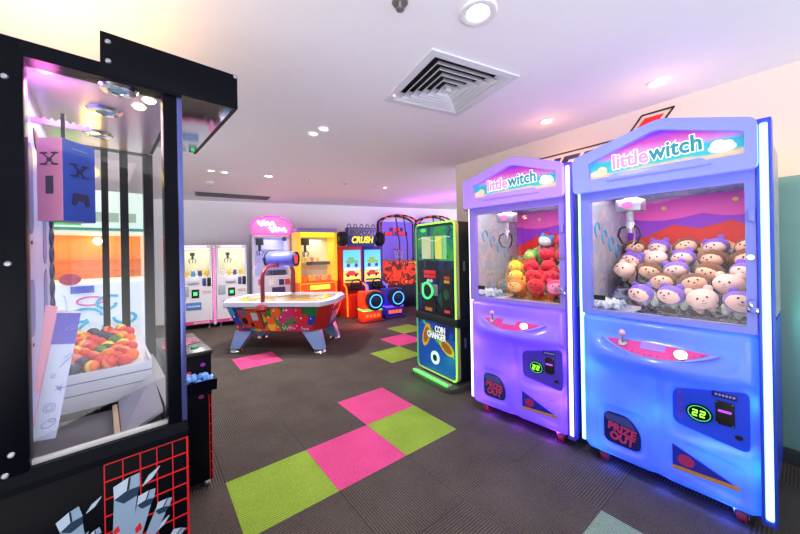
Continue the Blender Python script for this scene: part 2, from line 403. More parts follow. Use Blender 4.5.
# things on the right wall (local x runs along the wall, y = 0 is its face)
def on_wall(name, label, cat): return thing(name, label, cat, (RW0[0], RW0[1], 0), -53.4)
t = on_wall('wall_sign', 'large wall sign of dark blue letters with a black outlined red slanted block', 'sign')
ink = mat('sign_blue', sr(34, 34, 110), .4); redp = mat('sign_red', sr(232, 40, 34), .4); blk = mat('sign_black', sr(30, 16, 18), .5); cream = mat('sign_cream', sr(244, 214, 192), .5)
SIGN = dict(line=[], )
m = MB()
for a, b in (((1.0, 2.30), (1.955, 2.30)), ((1.95, 2.30), (2.057, 2.441)), ((2.055, 2.441), (2.265, 2.441)), ((2.262, 2.442), (2.155, 2.30)), ((2.155, 2.30), (2.0, 2.12)), ((2.0, 2.12), (1.0, 1.95)), ((1.0, 2.30), (1.0, 1.95))):
    d = Vector((b[0]-a[0], b[1]-a[1])); n = Vector((-d.y, d.x)).normalized()*.006
    m.prism([(a[0]+n.x, a[1]+n.y), (b[0]+n.x, b[1]+n.y), (b[0]-n.x, b[1]-n.y), (a[0]-n.x, a[1]-n.y)], 'y', -.008, -.001)
m.build('black_outline', blk, t)
MB().prism([(2.0, 2.315), (2.076, 2.412), (2.20, 2.412), (2.127, 2.315)], 'y', -.008, -.001).build('red_block', redp, t)
def slant(pts): return [(x+.62*(z-2.26), z) for x, z in pts]
for nm, pts in (('letter', [(1.335, 1.98), (1.335, 2.262), (1.40, 2.262), (1.40, 1.98)]),
                ('letter', [(1.43, 1.98), (1.43, 2.265), (1.575, 2.265), (1.575, 2.228), (1.49, 2.228), (1.49, 2.15), (1.56, 2.15), (1.56, 2.11), (1.49, 2.11), (1.49, 2.02), (1.575, 2.02), (1.575, 1.98)]),
                ('letter', [(1.615, 1.98), (1.615, 2.265), (1.76, 2.265), (1.76, 2.225), (1.68, 2.225), (1.68, 1.98)])):
    MB().prism(slant(pts), 'y', -.009, -.001).build(nm, ink, t)
t = on_wall('paper_notice', 'white printed paper notice on the right wall beside the purple claw machine', 'notice')
MB().box(.10, .26, -.004, -.001, 1.85, 1.95).build('sheet', mat('paper', sr(236, 234, 232), .7), t)
m = MB()
for z, w in ((1.93, .1), (1.915, .12), (1.90, .09), (1.885, .12), (1.87, .08)): m.box(.18-w/2, .18+w/2, -.006, -.003, z-.003, z+.003)
m.build('print_lines', mat('print_ink', sr(90, 90, 110), .6), t)
# loose cables beside the blue machine
cw = mat('cable_white', sr(232, 210, 222), .45)
t = thing('cable_tangle', 'tangle of loose pale cables on the floor behind the blue claw machine', 'cable', (2.215, 1.80, 0), -52.5)
rr = random.Random(3)
for k in range(9):
    a = rr.uniform(-.5, .5); x, y = rr.uniform(-.03, .03), rr.uniform(-.05, .03); pts = []
    for i in range(14):
        q = i/13
        pts.append((.035+x+.22*q, y+.06*sin(q*5+k*1.3)+.012*k*q+.02, .006+.011*k*(1-abs(2*q-1))+.004*k))
    MB().tube(pts, .0038, 6).build('cable', cw, t)

# ================================================================ the two large claw machines
led = {'blue': (sr(40, 118, 255), sr(28, 100, 250)), 'purple': (sr(136, 88, 255), sr(128, 76, 240))}
def fascia_y(x, z, Wd=.77):
    y = 0.0
    ex = (x-.385)/.335
    w = max(0., 1-ex*ex)**.7                     # console bowl that swells out of the front
    def sm(a, b, t): t = max(0, min(1, (t-a)/(b-a))); return t*t*(3-2*t)
    prof = sm(.86, .745, z) if z > .745 else (1-sm(0, 1, (.745-z)/.115))
    y -= .115*w*prof
    # vertical valley under the console with lobes either side
    xv = .375+.02*(.70-z)
    if z < .74: y += .022*math.exp(-((x-xv)/.032)**2)*sm(.74, .62, z)
    # recess around the coin window and the prize door
    def inside(px, pz, cx, cz, hx, hz, r): 
        dx, dz = max(0, abs(px-cx)-hx+r), max(0, abs(pz-cz)-hz+r); return r-sqrt(dx*dx+dz*dz)
    d = inside(x, z, .60, .53+.12*(x-.60), .165, .165, .05); y += .022*sm(-.012, .02, d)
    d2 = inside(x, z, .212, .28, .115, .125, .05); y += .016*sm(-.012, .018, d2)
    d3 = inside(x, z, .575, .245-.16*(x-.575), .145, .085, .03); y += .010*sm(-.01, .012, d3)
    # rolled outer edges
    for e in (x-0.0, Wd-x): y += .03*(1-sm(0, .035, e))
    for e in (z-.09, .955-z): y += .03*(1-sm(0, .03, e))
    return y-.022
def big_claw(label, O, ang, key, back):
    t = thing('claw_machine', label, 'claw machine', (O[0], O[1], 0), ang)
    c1, c2 = led[key]
    shell = shellmat('lit_shell_'+key, sr(150, 176, 250) if key == 'blue' else sr(178, 156, 250), sr(150, 190, 255) if key == 'blue' else sr(200, 166, 255))
    frm = mat('frame_lilac_'+key, sr(122, 134, 232) if key == 'blue' else sr(142, 122, 222), .32, .1)
    dark = mat('frame_deep_'+key, sr(52, 74, 214) if key == 'blue' else sr(92, 70, 210), .3)
    us = [i*.77/88 for i in range(89)]; vs = [.09+i*.865/96 for i in range(97)]
    m = MB(); m.grid(lambda x, z: (x, fascia_y(x, z), z), us, vs)
    fo = m.build('front_panel', shell, t, 80)
    MB().box(.0, .80, .04, .82, .075, .10, .006).box(.0, .018, .05, .82, .10, .955).box(.782, .80, .05, .82, .10, .955).box(.018, .782, .80, .82, .10, .955).build('lower_cabinet', dark, t)
    MB().box(.018, .782, .03, .80, .945, .975).build('prize_floor', white, t)
    # window frame, hinged
    o = rrect(.0, .77, .955, 1.745, .012); i = rrect(.055, .735, .985, 1.672, .006)
    MB().ring(o, i, 'y', -.012, .03).build('window_frame', frm, t)
    MB().box(.05, .74, .008, .014, .98, 1.678).build('window_pane', glass, t)
    for z in (1.515, 1.09): MB().box(.745, .768, -.03, -.01, z-.03, z+.03, .004).build('hinge', frm, t)
    m = MB(); m.cyl((.752, -.012, 1.319), (.752, -.024, 1.319), .014); m.build('lock', chrome, t)
    m = MB(); m.box(.738, .775, -.028, -.012, 1.06, 1.085, .003).box(.745, .757, -.034, -.02, 1.085, 1.11, .002); m.build('latch', chrome, t)
    # upper cabinet
    ups = artmat('inner_wall', [sr(176, 178, 196), sr(158, 164, 178), sr(184, 172, 178), sr(150, 158, 164)], 5)  # grey patches put reflections of the clear side into the colour
    MB().box(.0, .015, .03, .82, .975, 1.93).build('left_wall', ups, t)
    MB().box(.785, .80, .03, .82, .975, 1.93).build('right_wall', ups, t)
    MB().box(.015, .785, .805, .82, .975, 1.93).build('rear_wall', ups, t)
    MB().box(.015, .785, .03, .805, 1.90, 1.93).build('roof', dark, t)
    MB().box(.03, .77, .05, .36, 1.735, 1.745).build('lamp_panel', neon('chamber_lamp', sr(255, 250, 250), 2), t)
    lamp('AREA', (.40, .28, 1.72), 4.6, sr(255, 240, 236), .6, parent=t, sizey=.35)
    # swirl decals on the left wall
    m = MB()
    for k in range(4):
        m.tube([(.018, .20+.12*k+.04*cos(a), 1.50-.05*k+.05*sin(a)) for a in [j*.55 for j in range(9)]], .006, 6)
    m.build('wall_swirl', mat('cyan_print', sr(40, 160, 210), .4), t)
    # light strips
    for x0, x1, nm in ((-.026, -.004, 'light_strip'), (.785, .81, 'light_strip')):
        y0 = .012 if x0 < 0 else -.014
        sm_ = MB(); sm_.box(x0, x1, y0, y0+.03, .11, 1.935, .006)
        ts = sm_.build(nm, neon('strip_glow_'+key+('L' if x0 < 0 else 'R'), sr(150, 225, 255) if key == 'blue' else sr(226, 214, 255), 3.2), t)
    MB().box(.772, .784, -.02, .05, .09, 1.95, .003).box(.811, .822, -.02, .05, .09, 1.95, .003).box(.772, .822, .018, .05, .09, 1.95).box(.772, .822, -.02, .05, .085, .11, .004).box(.772, .822, -.02, .05, 1.935, 1.955, .004).build('strip_housing', dark, t)
    # topper
    outer = rpoly([(-.022, 1.725), (-.022, 1.95), (.405, 2.062), (.45, 2.062), (.782, 1.955), (.782, 1.725)], .03)
    inner = rpoly([(.072, 1.80), (.072, 1.903), (.395, 2.008), (.43, 2.008), (.742, 1.903), (.742, 1.80)], .012)
    m = MB(); m.ring(outer, inner, 'y', -.065, .02)
    m.prism(outer, 'y', .02, .05)
    tp = m.build('topper', shell if False else mat('topper_shell_'+key, sr(132, 140, 246) if key == 'blue' else sr(164, 132, 244), .3, 0, sr(96, 116, 255) if key == 'blue' else sr(150, 104, 255), .42), t)
    MB().prism(rpoly([(.17, 1.775), (.205, 1.812), (.60, 1.812), (.635, 1.775)], .01), 'y', -.078, -.05, .006).build('topper_lip', MATS['topper_shell_'+key], t)
    art = MB().prism([(p[0], p[1]) for p in inner], 'y', -.03, .021).build('topper_art', gradmat('topper_sky', [(.0, sr(226, 180, 120)), (.12, sr(222, 196, 150)), (.20, sr(50, 176, 176)), (.46, sr(40, 168, 190)), (.58, sr(196, 130, 196)), (.80, sr(190, 60, 170)), (1, sr(130, 50, 200))], 'Z', 1.80, 2.0, .35), t)
    pinkt = mat('title_pink', sr(232, 140, 186), .4, 0, sr(240, 150, 196), .3, var=0); teal = mat('title_teal', sr(16, 130, 146), .4, 0, sr(16, 140, 150), .35, var=0); wht = mat('title_white', sr(252, 250, 252), .4, 0, sr(255, 255, 255), .6, var=0)
    for body, m2, x, dz in (('little', pinkt, .283, .006), ('witch', teal, .487, .018)):
        b = text('title_outline', body, wht, t, .116, (x, -.033, 1.878+dz), (pi/2, -.03, 0), .002, .008, sx=.86)
        text('title_lettering', body, m2, t, .116, (x, -.036, 1.878+dz), (pi/2, -.03, 0), .002, .003, sx=.86)
    m = MB(); m.prism(circ(.665, 1.852, .050, .022), 'y', -.036, -.03).prism(circ(.652, 1.868, .028, .024), 'y', -.036, -.03).prism(circ(.682, 1.866, .024, .018), 'y', -.036, -.03); cl = m.build('cloud', wht, t)
    m = MB(); m.tube([(.665+.014*cos(a), -.038, 1.858+.008*sin(a)) for a in [pi+j*pi/6 for j in range(7)]], .0018, 5); m.build('smile', teal, cl)
    m = MB(); m.prism(circ(.12, 1.835, .045, .02), 'y', -.036, -.03).prism(circ(.14, 1.85, .025, .02), 'y', -.036, -.03); m.build('cloud', mat('cloud_peach', sr(250, 210, 180), .4, 0, sr(250, 190, 150), .4), t)
    # console
    Mx = Matrix.Translation((.385, 0, 0))
    a_, b_ = Vector((0, -.026, .842)), Vector((0, -.118, .757))
    def plate(px, v):        # v 0 at the rear edge, 1 at the front lip
        p = a_.lerp(b_, v); return Vector((px, p.y, p.z))
    nrm = Vector((0, -(a_.z-b_.z), -(b_.y-a_.y))).normalized()
    def lens(k, up, e=0.):
        top = [(.385-.262*k+.524*k*i/16, .16+e-.07*sin(pi*i/16)*k) for i in range(17)]
        bot = [(.385+.262*k-.524*k*i/16, .16+e+.78*k*sin(pi*i/16)**.8) for i in range(1, 16)]
        return [plate(p[0], p[1])+nrm*up for p in top+bot]
    def lensmesh(nm, k, u0, u1, m2, e=0.):
        m = MB(); A = [m.bm.verts.new(p) for p in lens(k, u0, e)]; B = [m.bm.verts.new(p) for p in lens(k, u1, e)]
        m.bm.faces.new(A); m.bm.faces.new(B[::-1])
        for i in range(len(A)): m.bm.faces.new((A[i], B[i], B[(i+1) % len(A)], A[(i+1) % len(A)]))
        return m.build(nm, m2, t)
    cp = lensmesh('console_panel', 1.0, -.02, .010, mat('console_rim_'+key, sr(120, 140, 220) if key == 'blue' else sr(150, 130, 230), .3))
    lensmesh('console_print', .86, .010, .0125, mat('console_print', sr(206, 40, 140), .35), .05)
    for k in range(15): m = MB(); m.sph(plate(.385-.2+.4*k/14, .28+.48*sin(pi*(k+.5)/15))+nrm*.0125, .004, 6); m.build('console_dot', mat('console_dots', sr(70, 60, 160), .4), t)
    MB().box(.33, .44, -.002, .002, -.02, .02, M=Matrix.Translation((0, plate(0, .34).y, plate(0, .34).z)) @ Matrix.Rotation(RAD(-47), 4, 'X') @ Matrix.Translation((0, -.013, 0))).build('console_badge', mat('badge_blue', sr(150, 120, 220), .3), t)
    j = plate(.245, .36); m = MB(); m.cyl(j+nrm*.01, j+nrm*.018, .022); m.cyl(j+nrm*.012, j+nrm*.012+Vector((0, -.01, .05)), .006)
    js = m.build('joystick', steel, t); m = MB(); m.sph(j+nrm*.012+Vector((0, -.012, .06)), .018, 14); m.build('joystick_ball', mat('joystick_ball', sr(224, 170, 200), .25), js)
    j = plate(.505, .45); m = MB(); m.cyl(j+nrm*.01, j+nrm*.018, .034, .03, 20); pb = m.build('drop_button', chrome, t)
    m = MB(); m.sph(j+nrm*.02, (.026, .026, .018), 16); m.build('button_dome', neon('button_glow', sr(255, 214, 150), 7), pb)
    # coin window
    cw_ = mat('coin_panel_'+key, sr(36, 64, 226) if key == 'blue' else sr(58, 50, 190), .3, 0, c2, .12)
    y0 = -.004
    poly = rpoly([(.455, .61), (.455, .43), (.74, .385), (.74, .675)], .035)
    MB().prism(poly, 'y', y0-.006, y0+.006).build('coin_panel', cw_, t)
    m = MB(); m.prism(circ(.562, .515, .052, .045, 24), 'y', y0-.013, y0-.006); ey = m.build('coin_display', mat('display_black', sr(8, 14, 14), .2), t)
    gl = neon('display_green', sr(150, 240, 60), 2.2)
    m = MB(); m.tube([(.562+.043*cos(a), y0-.014, .515+.037*sin(a)) for a in [j*2*pi/24 for j in range(24)]], .0022, 5, True); m.build('display_ring', neon('display_ring', sr(60, 200, 120), .8), ey)
    m = MB()
    for x in (.548, .577): m.tube([(x-.011, y0-.0145, .528), (x+.008, y0-.0145, .528), (x+.006, y0-.0145, .515), (x-.010, y0-.0145, .513), (x-.012, y0-.0145, .50), (x+.006, y0-.0145, .50)], .0035, 5)
    m.build('display_digits', gl, ey)
    MB().box(.622, .69, y0-.014, y0-.004, .49, .606, .005).build('coin_slot', blackm, t)
    m = MB(); m.box(.632, .68, y0-.018, y0-.013, .553, .565, .003); m.build('slot_light', neon('slot_violet', sr(170, 70, 230), 1.0), t)
    for sx in (.628, .684):
        for sz in (.496, .60): m = MB(); m.sph((sx, y0-.014, sz), .003, 6); m.build('slot_screw', steel, t)
    lb = MB().box(.61, .70, y0-.012, y0-.005, .622, .650, .002).build('price_label', mat('label_navy', sr(30, 34, 120), .4), t)
    for k in range(6): MB().box(.622+.0125*k, .630+.0125*k, y0-.0135, y0-.0118, .632, .641).build('label_mark', mat('label_ink', sr(190, 180, 240), .5), lb)
    m = MB()
    for k in range(5): m.box(.475, .497, y0-.008, y0-.005, .60-.032*k-.009, .60-.032*k+.009)
    m.build('side_lettering', mat('side_ink_'+key, sr(96, 60, 210), .4), t)
    m = MB(); m.prism(circ(.703, .45, .014, .010), 'y', y0-.016, y0-.004); m.build('panel_lock', blackm, t)
    # prize door
    pd = MB().prism(rpoly([(.118, .365), (.118, .18), (.308, .18), (.308, .29), (.25, .365)], .04), 'y', -.014, .002).build('prize_door', mat('prize_door_'+key, sr(24, 34, 110), .25), t)
    MB().prism(rpoly([(.126, .355), (.126, .315), (.29, .30), (.25, .355)], .015), 'y', -.0155, -.013).build('prize_flap', mat('prize_flap', sr(60, 74, 150), .15), pd)
    for body, z in (('PRIZE', .275), ('OUT', .222)):
        text('prize_lettering', body, mat('prize_ink', sr(196, 56, 112), .4), pd, .062, (.213, -.0155, z), (pi/2, RAD(6), 0), .0015, .0025, sx=.95)
    # triangular sticker
    tr = MB().prism([(.452, .31), (.452, .18), (.70, .195), (.70, .205)], 'y', -.020, -.010).build('sticker', mat('sticker_blue', sr(30, 40, 180), .35), t)
    MB().prism([(.452, .20), (.452, .182), (.705, .194), (.705, .214)], 'y', -.0215, -.019).build('sticker_band', mat('sticker_orange', sr(200, 140, 40), .4), tr)
    m = MB(); m.prism(circ(.508, .243, .034, .030, 20), 'y', -.0215, -.019); m.build('sticker_disc', mat('sticker_red', sr(170, 40, 110), .4), tr)
    # casters
    for x, y in ((.09, .09), (.70, .09), (.09, .74), (.70, .74)):
        m = MB(); m.cyl((x-.03, y-.01, .052), (x+.03, y-.01, .052), .006); m.box(x-.028, x-.022, y-.035, y+.03, .03, .076, .002).box(x+.022, x+.028, y-.035, y+.03, .03, .076, .002).box(x-.03, x+.03, y-.04, y+.03, .060, .0765, .002)
        cs = m.build('caster', chrome, t); m = MB(); m.cyl((x-.018, y-.01, .034), (x+.018, y-.01, .034), .034, n=20); m.build('wheel', mat('wheel_red', sr(150, 40, 46), .4), cs)
    # claw gantry
    gx, gy = .19, .28
    g = MB().box(gx-.07, gx+.07, gy-.055, gy+.055, 1.61, 1.69, .006).box(gx-.03, gx+.03, gy-.03, gy+.03, 1.69, 1.722).box(.02, .78, gy-.012, gy+.012, 1.722, 1.733).build('claw_gantry', steel, t)
    m = MB(); m.prism(circ(gx, 1.65, .03, .024), 'y', gy-.058, gy-.054); m.build('gantry_badge', mat('badge_pink', sr(220, 90, 150), .4), g)
    m = MB(); m.cyl((gx, gy, 1.53), (gx, gy, 1.61), .022).cyl((gx, gy, 1.50), (gx, gy, 1.54), .034, .028).cyl((gx, gy, 1.47), (gx, gy, 1.50), .018); cl = m.build('claw', chrome, t)
    for k in range(3):
        a = RAD(90+120*k); d = Vector((cos(a), sin(a), 0))
        pts = [Vector((gx, gy, 1.515))+d*.03, Vector((gx, gy, 1.50))+d*.06, Vector((gx, gy, 1.455))+d*.072, Vector((gx, gy, 1.405))+d*.05, Vector((gx, gy, 1.39))+d*.022]
        MB().tube(pts, [.007, .007, .0065, .006, .004], 8).build('claw_prong', blackm if k else steel, cl)
    # chute with stones beside it
    ac = glassmat('acrylic', (.94, .97, 1, 1), .08)
    m = MB(); m.box(.198, .204, .03, .225, .976, 1.09).box(.02, .204, .225, .231, .976, 1.09); m.build('chute_wall', ac, t)
    nt_ = MB().box(.065, .13, .0055, .0078, 1.045, 1.075).build('window_sticker', blackm, t)
    # painted backdrop at the rear of the chamber: layered valance over drapes
    yb = .80
    def layer(nm, pts, col, k, es=.0):
        return MB().prism(pts, 'y', yb-.004*k-.004, yb-.004*k).build(nm, mat('backdrop_'+nm, col, .5, var=0), t)
    layer('backdrop_peach', [(.016, .98), (.784, .98), (.784, 1.73), (.016, 1.73)], sr(250, 190, 150), 0)
    def scallop(x0, x1, n, ztop, z0, dz, ph=0):
        pts = [(x0, ztop)]
        for i in range(n*10+1):
            q = i/(n*10); pts.append((x0+(x1-x0)*q, z0-dz*abs(sin(pi*(q*n+ph)))))
        return pts+[(x1, ztop)]
    layer('drape_red', [(.016, 1.60), (.016, 1.10), (.06, 1.10), (.10, 1.27), (.18, 1.38), (.26, 1.42)]+[(.26+.28*i/40, 1.43-.045*abs(sin(pi*4*i/40))) for i in range(41)]+[(.60, 1.40), (.70, 1.30), (.75, 1.15), (.784, 1.10), (.784, 1.60)], sr(232, 40, 22), 1)
    layer('valance_purple', [(.016, 1.70), (.016, 1.40), (.14, 1.46), (.30, 1.535), (.44, 1.50), (.60, 1.545), (.784, 1.45), (.784, 1.70)], sr(150, 40, 200), 2)
    layer('valance_pink', [(.016, 1.733), (.016, 1.60)]+[(.016+.424*i/14, 1.60-.03*sin(pi*i/14)+.0) for i in range(1, 15)]+[(.44+.344*i/14, 1.615-.04*sin(pi*i/14)) for i in range(1, 15)]+[(.784, 1.733)], sr(240, 84, 180), 3)
    for x, z in ((.25, 1.66), (.62, 1.68)): m = MB(); m.prism(circ(x, z, .014), 'y', yb-.02, yb-.016); m.build('valance_button', mat('valance_yellow', sr(240, 220, 60), .4), t)
    if key == 'blue': lamp('AREA', (.83, .06, .9), 10, sr(110, 240, 225), .05, (0, pi/2*-1, 0), parent=t, sizey=1.4)  # area light added beside the strip to throw teal onto the wall
    for x in (.15, .40, .65): lamp('POINT', (x, .02, .05), .7, sr(60, 80, 255) if key == 'blue' else sr(150, 50, 255), .03, parent=t)  # unseen point lights added under the cabinet to tint the floor
    # LEDs behind the moulded front
    P = 3.4 if key == 'blue' else 2.9
    for x, y, z, e in ((.10, .14, .87, .5), (.67, .14, .88, .6), (.045, .055, .62, .34), (.42, .16, .62, .25), (.73, .055, .32, .42), (.40, .18, .25, .3), (.08, .07, .13, .34), (.60, .065, .34, .30), (.395, .06, .45, .22), (.74, .055, .62, .24), (.05, .055, .40, .24), (.30, .065, .40, .16), (.66, .06, .12, .2)):
        lamp('POINT', (x, y, z), P*e, c1, .03, parent=t)
    return t
blueM = big_claw('blue lit claw machine full of lavender and brown plush toys, nearest machine on the right', (1.195, 2.107), -52.5, 'blue', 0)
purpM = big_claw('purple lit claw machine full of red and colourful plush toys, beside the black coin changer', (.607, 2.757), -47.5, 'purple', 0)
# ================================================================ the prize machine on the left
t = thing('prize_machine', 'tall black glass prize machine with red grid and crystal artwork in the left foreground', 'prize machine', (-1.123, .943, 0), 43)
LM = t
def screw(x, y, z, par, m=None):
    mm = MB(); mm.lathe([(0, .004), (.006, .0035), (.0085, 0), (0, 0)], Matrix.Translation((x, y, z)) @ Matrix.Rotation(pi/2, 4, 'X'), 12); return mm.build('screw', m or steel, par)
cab = MB().box(-.12, .41, .0, 1.0, .06, .70, .004).build('lower_cabinet', black, t)
m = MB(); m.box(-.12, .018, -.012, .06, .70, 2.02, .006); pl = m.build('corner_post', black, t)
m = MB(); m.box(.352, .394, -.006, .06, .70, 2.0, .004); pr_ = m.build('corner_post', black, t)
strip = mat('edge_strip', sr(92, 100, 168), .25, .6)
MB().box(.394, .411, -.004, .05, .72, 1.985, .002).build('edge_strip', strip, t)
for k in range(60): m = MB(); m.sph((.403, -.004, .74+.0207*k), .0022, 5); m.build('strip_dot', mat('strip_dots', sr(40, 40, 80), .4), t)
for z in (1.90, 1.36, .81): screw(-.018, -.012, z, pl)
for z in (.755, .71): screw(-.03, -.012, z, pl)
screw(.385, -.006, 1.995, pr_)
# rails above and below the window
MB().prism([(-.012, 1.972), (-.012, 2.02), (.06, 2.02), (.06, 1.972)], 'x', -.12, .41).build('top_rail', black, t)
MB().prism([(-.03, .70), (-.03, .722), (-.008, .752), (.03, .752), (.03, .70)], 'x', -.12, .41).build('bottom_rail', black, t)
MB().box(.018, .352, .012, .03, .752, .764).build('sill_strip', mat('sill_pale', sr(206, 206, 206), .4), t)
MB().box(.395, .41, .06, .92, 1.972, 2.02).box(-.12, -.08, .06, 1.0, 1.972, 2.02).box(-.08, .395, .94, 1.0, 1.972, 2.02).build('roof_frame', black, t)
for x0, x1, y0, y1 in ((.365, .41, .93, .985), (.262, .298, .95, .985), (.184, .213, .95, .985), (-.12, .0, .95, .99)):
    MB().box(x0, x1, y0, y1, .70, 1.972).build('rear_post', black, t)
MB().box(.018, .352, .018, .024, .752, 1.972).build('window_pane', glass, t)
MB().box(.399, .405, .06, .93, .80, 1.972).build('side_pane', glass, t)
MB().box(.298, .365, .962, .967, .80, 1.972).box(.213, .262, .962, .967, .80, 1.972).box(.0, .184, .962, .967, .80, 1.972).build('rear_pane', glass, t)
# interior: ceiling with round lamps, printed left wall
ic = mat('interior_ceiling', sr(206, 186, 214), .22, .55)
ce_ = MB().box(-.0, .395, .03, .95, 1.974, 1.99).build('interior_ceiling', ic, t)
for x, y in ((.232, .06), (.198, .32), (.176, .68)):
    m = MB(); m.lathe([(0, -.006), (.026, -.006), (.030, -.012), (.05, -.010), (.058, 0), (0, 0)], Matrix.Translation((x, y, 1.974))); rg = m.build('lamp_ring', chrome, ce_)
    m = MB(); m.lathe([(0, -.008), (.025, -.008), (.025, -.006), (0, -.006)], Matrix.Translation((x, y, 1.974))); m.build('lamp_lens', mat('lens_blue', sr(70, 150, 190), .2, .3), ce_)
for x, y in ((.322, .10), (.298, .19)):
    m = MB(); m.lathe([(0, -.010), (.016, -.008), (.022, 0), (0, 0)], Matrix.Translation((x, y, 1.974))); m.build('spot_lamp', neon('spot_yellow', sr(255, 236, 170), 9), ce_)
lw = mat('inner_print_wall', sr(176, 182, 236), .4)
iw = MB().box(-.012, .0, .04, .95, .72, 1.974).build('left_wall', lw, t)
vio = mat('print_violet', sr(112, 104, 186), .5); dvi = mat('print_dark', sr(40, 36, 92), .5)
for y, z, h in ((.25, 1.62, .16), (.25, 1.20, .10), (.62, 1.55, .2), (.62, 1.12, .2)):
    MB().prism(rrect(y-.055, y+.055, z-h, z+h, .05), 'x', .0, .002).build('print_capsule', vio, iw)
    m = MB(); m.sph((.002, y, z-h-.03), (.002, .014, .008), 8); m.build('print_dot', dvi, iw)
for k in range(11):
    z = 1.72-.082*k
    m = MB(); m.tube([(.002, .84+.046*cos(a), z+.034*sin(a)) for a in [j*pi/9 for j in range(18)]], .0085, 6, True); m.build('print_ring', dvi, iw)
    m = MB(); m.prism(circ(.84, z, .02, .014, 14), 'x', .0, .0025); m.build('print_ring_centre', vio, iw)
m = MB(); m.prism(circ(.42, 1.86, .08, .07, 16, pi, 2*pi), 'x', .0, .003); m.build('print_half_disc', mat('print_black', sr(20, 16, 30), .4), iw)
m = MB(); m.prism(circ(.43, 1.855, .065, .05, 16, pi, 2*pi), 'x', .003, .005); m.build('print_half_disc', mat('print_red', sr(206, 34, 44), .4), iw)
# toothed hanging rail
m = MB(); m.box(.0, .155, .295, .305, 1.868, 1.886)
for k in range(8): m.prism([(.006+.019*k, 1.884), (.013+.019*k, 1.896), (.021+.019*k, 1.884)], 'y', .296, .304)
m.box(.150, .156, .29, .36, 1.862, 1.89); m.build('toothed_rail', mat('rail_metal', sr(150, 144, 188), .3, .6), t)
m = MB(); m.box(.0, .16, .64, .65, 1.868, 1.886)
for k in range(8): m.prism([(.006+.019*k, 1.884), (.013+.019*k, 1.896), (.021+.019*k, 1.884)], 'y', .641, .649)
m.build('toothed_rail', MATS['rail_metal'], t)
# white stepped bin, drop pit and flap
binm = mat('bin_white', sr(214, 222, 236), .4)
b = MB(); b.prism([(.44, .735), (.42, .80), (.42, .892), (.432, .892), (.432, .87), (.94, .97), (.94, .735)], 'x', .004, .335); b.box(.335, .345, .42, .94, .735, .905); b.build('ball_bin', binm, t)
m = MB(); m.box(.004, .345, .417, .42, .853, .856).box(.004, .345, .418, .4205, .806, .809); m.build('bin_seam', mat('seam_grey', sr(80, 86, 100), .5), t)
MB().box(.0, .352, .032, .42, .701, .713).box(.0, .006, .032, .42, .713, .76).build('drop_pit', mat('pit_grey', sr(104, 104, 108), .5), t)
fl_ = MB(); A = [(.225, .07, .728), (.345, .07, .79), (.345, .40, .84), (.225, .40, .745)]
V = [fl_.bm.verts.new(p) for p in A]+[fl_.bm.verts.new((p[0], p[1], p[2]-.012)) for p in A]
for q in ((0, 1, 2, 3), (7, 6, 5, 4), (0, 4, 5, 1), (1, 5, 6, 2), (2, 6, 7, 3), (3, 7, 4, 0)): fl_.bm.faces.new([V[i] for i in q])
fl_.build('drop_flap', mat('flap_grey', sr(178, 180, 190), .3, .3), t)
MB().box(.205, .222, .05, .40, .714, .738, .002).build('flap_batten', mat('batten_tan', sr(196, 172, 142), .5), t)
MB().box(.352, .395, .06, .93, .74, .80).build('side_ledge', mat('ledge_grey', sr(170, 172, 182), .35, .4), t)
# artwork on the lower front
rl = mat('grid_red', sr(206, 22, 30), .4, 0, sr(222, 26, 34), .16)
m = MB()
for k in range(6): x = .177+.0465*k; w = .0016; m.box(min(x-w, .4075-w), min(x+w, .4075+w), -.0035, .0, .065, .685)
for k in range(11): z = .685-.0575*k; m.box(.177, .4095, -.003, .0, z-.0022, z+.0022)
m.build('red_grid', rl, cab)
m = MB()
for k in range(18): y = .0+.055*k; m.box(.41, .413, y, y+.004, .065, .685)
for k in range(11): z = .685-.0575*k; m.box(.41, .4125, .0, .98, z-.0022, z+.0022)
m.build('red_grid', rl, cab)
c_l, c_m, c_d, c_b = mat('crystal_light', sr(150, 178, 204), .4), mat('crystal_mid', sr(196, 216, 234), .4), mat('crystal_dark', sr(30, 58, 86), .4), mat('crystal_line', sr(8, 12, 22), .4)
def crystal(bx, bz, tx, tz, w, par):
    d = Vector((tx-bx, tz-bz)); L = d.length; d.normalize(); n = Vector((d.y, -d.x))
    P = lambda a, s: tuple(Vector((bx, bz))+d*a+n*s)
    m = MB(); m.prism([P(0, -w*.35), P(L-w*1.3, -w*.62), P(L-w*.55, 0-w*.1), P(L-w*1.0, w*.62), P(0, w*.35)], 'y', -.006, -.0)
    sh = m.build('crystal_shaft', c_l, par)
    m = MB(); m.prism([P(L-w*1.3, -w*.62), P(L-w*.45, -w*.72), P(L-w*.1, w*.05), P(L-w*.95, 0)], 'y', -.0075, -.0058); m.build('crystal_facet', c_m, sh)
    m = MB(); m.prism([P(L-w*.95, 0), P(L-w*.1, w*.05), P(L, w*.62), P(L-w*.9, w*.7)], 'y', -.0075, -.0058); m.build('crystal_facet', c_l, sh)
    m = MB(); m.prism([P(L-w*1.3, -w*.62), P(L-w*.95, 0), P(L-w*.9, w*.7), P(L-w*1.5, w*.6), P(L-w*1.75, -w*.1)], 'y', -.0075, -.0058); m.build('crystal_facet', c_d, sh)
    m = MB(); m.prism([P(L-w*.93, .0), P(L-w*.12, w*.05), P(L-w*.10, w*.16), P(L-w*.9, w*.12)], 'y', -.0082, -.007); m.build('crystal_facet', c_b, sh)
for a in ((.205, .25, .236, .622, .050), (.215, .25, .290, .548, .034), (.235, .25, .342, .492, .030), (.14, .25, .092, .582, .040), (.18, .25, .150, .49, .022), (.25, .22, .385, .36, .028), (.10, .2, .02, .45, .036)): crystal(*a, cab)
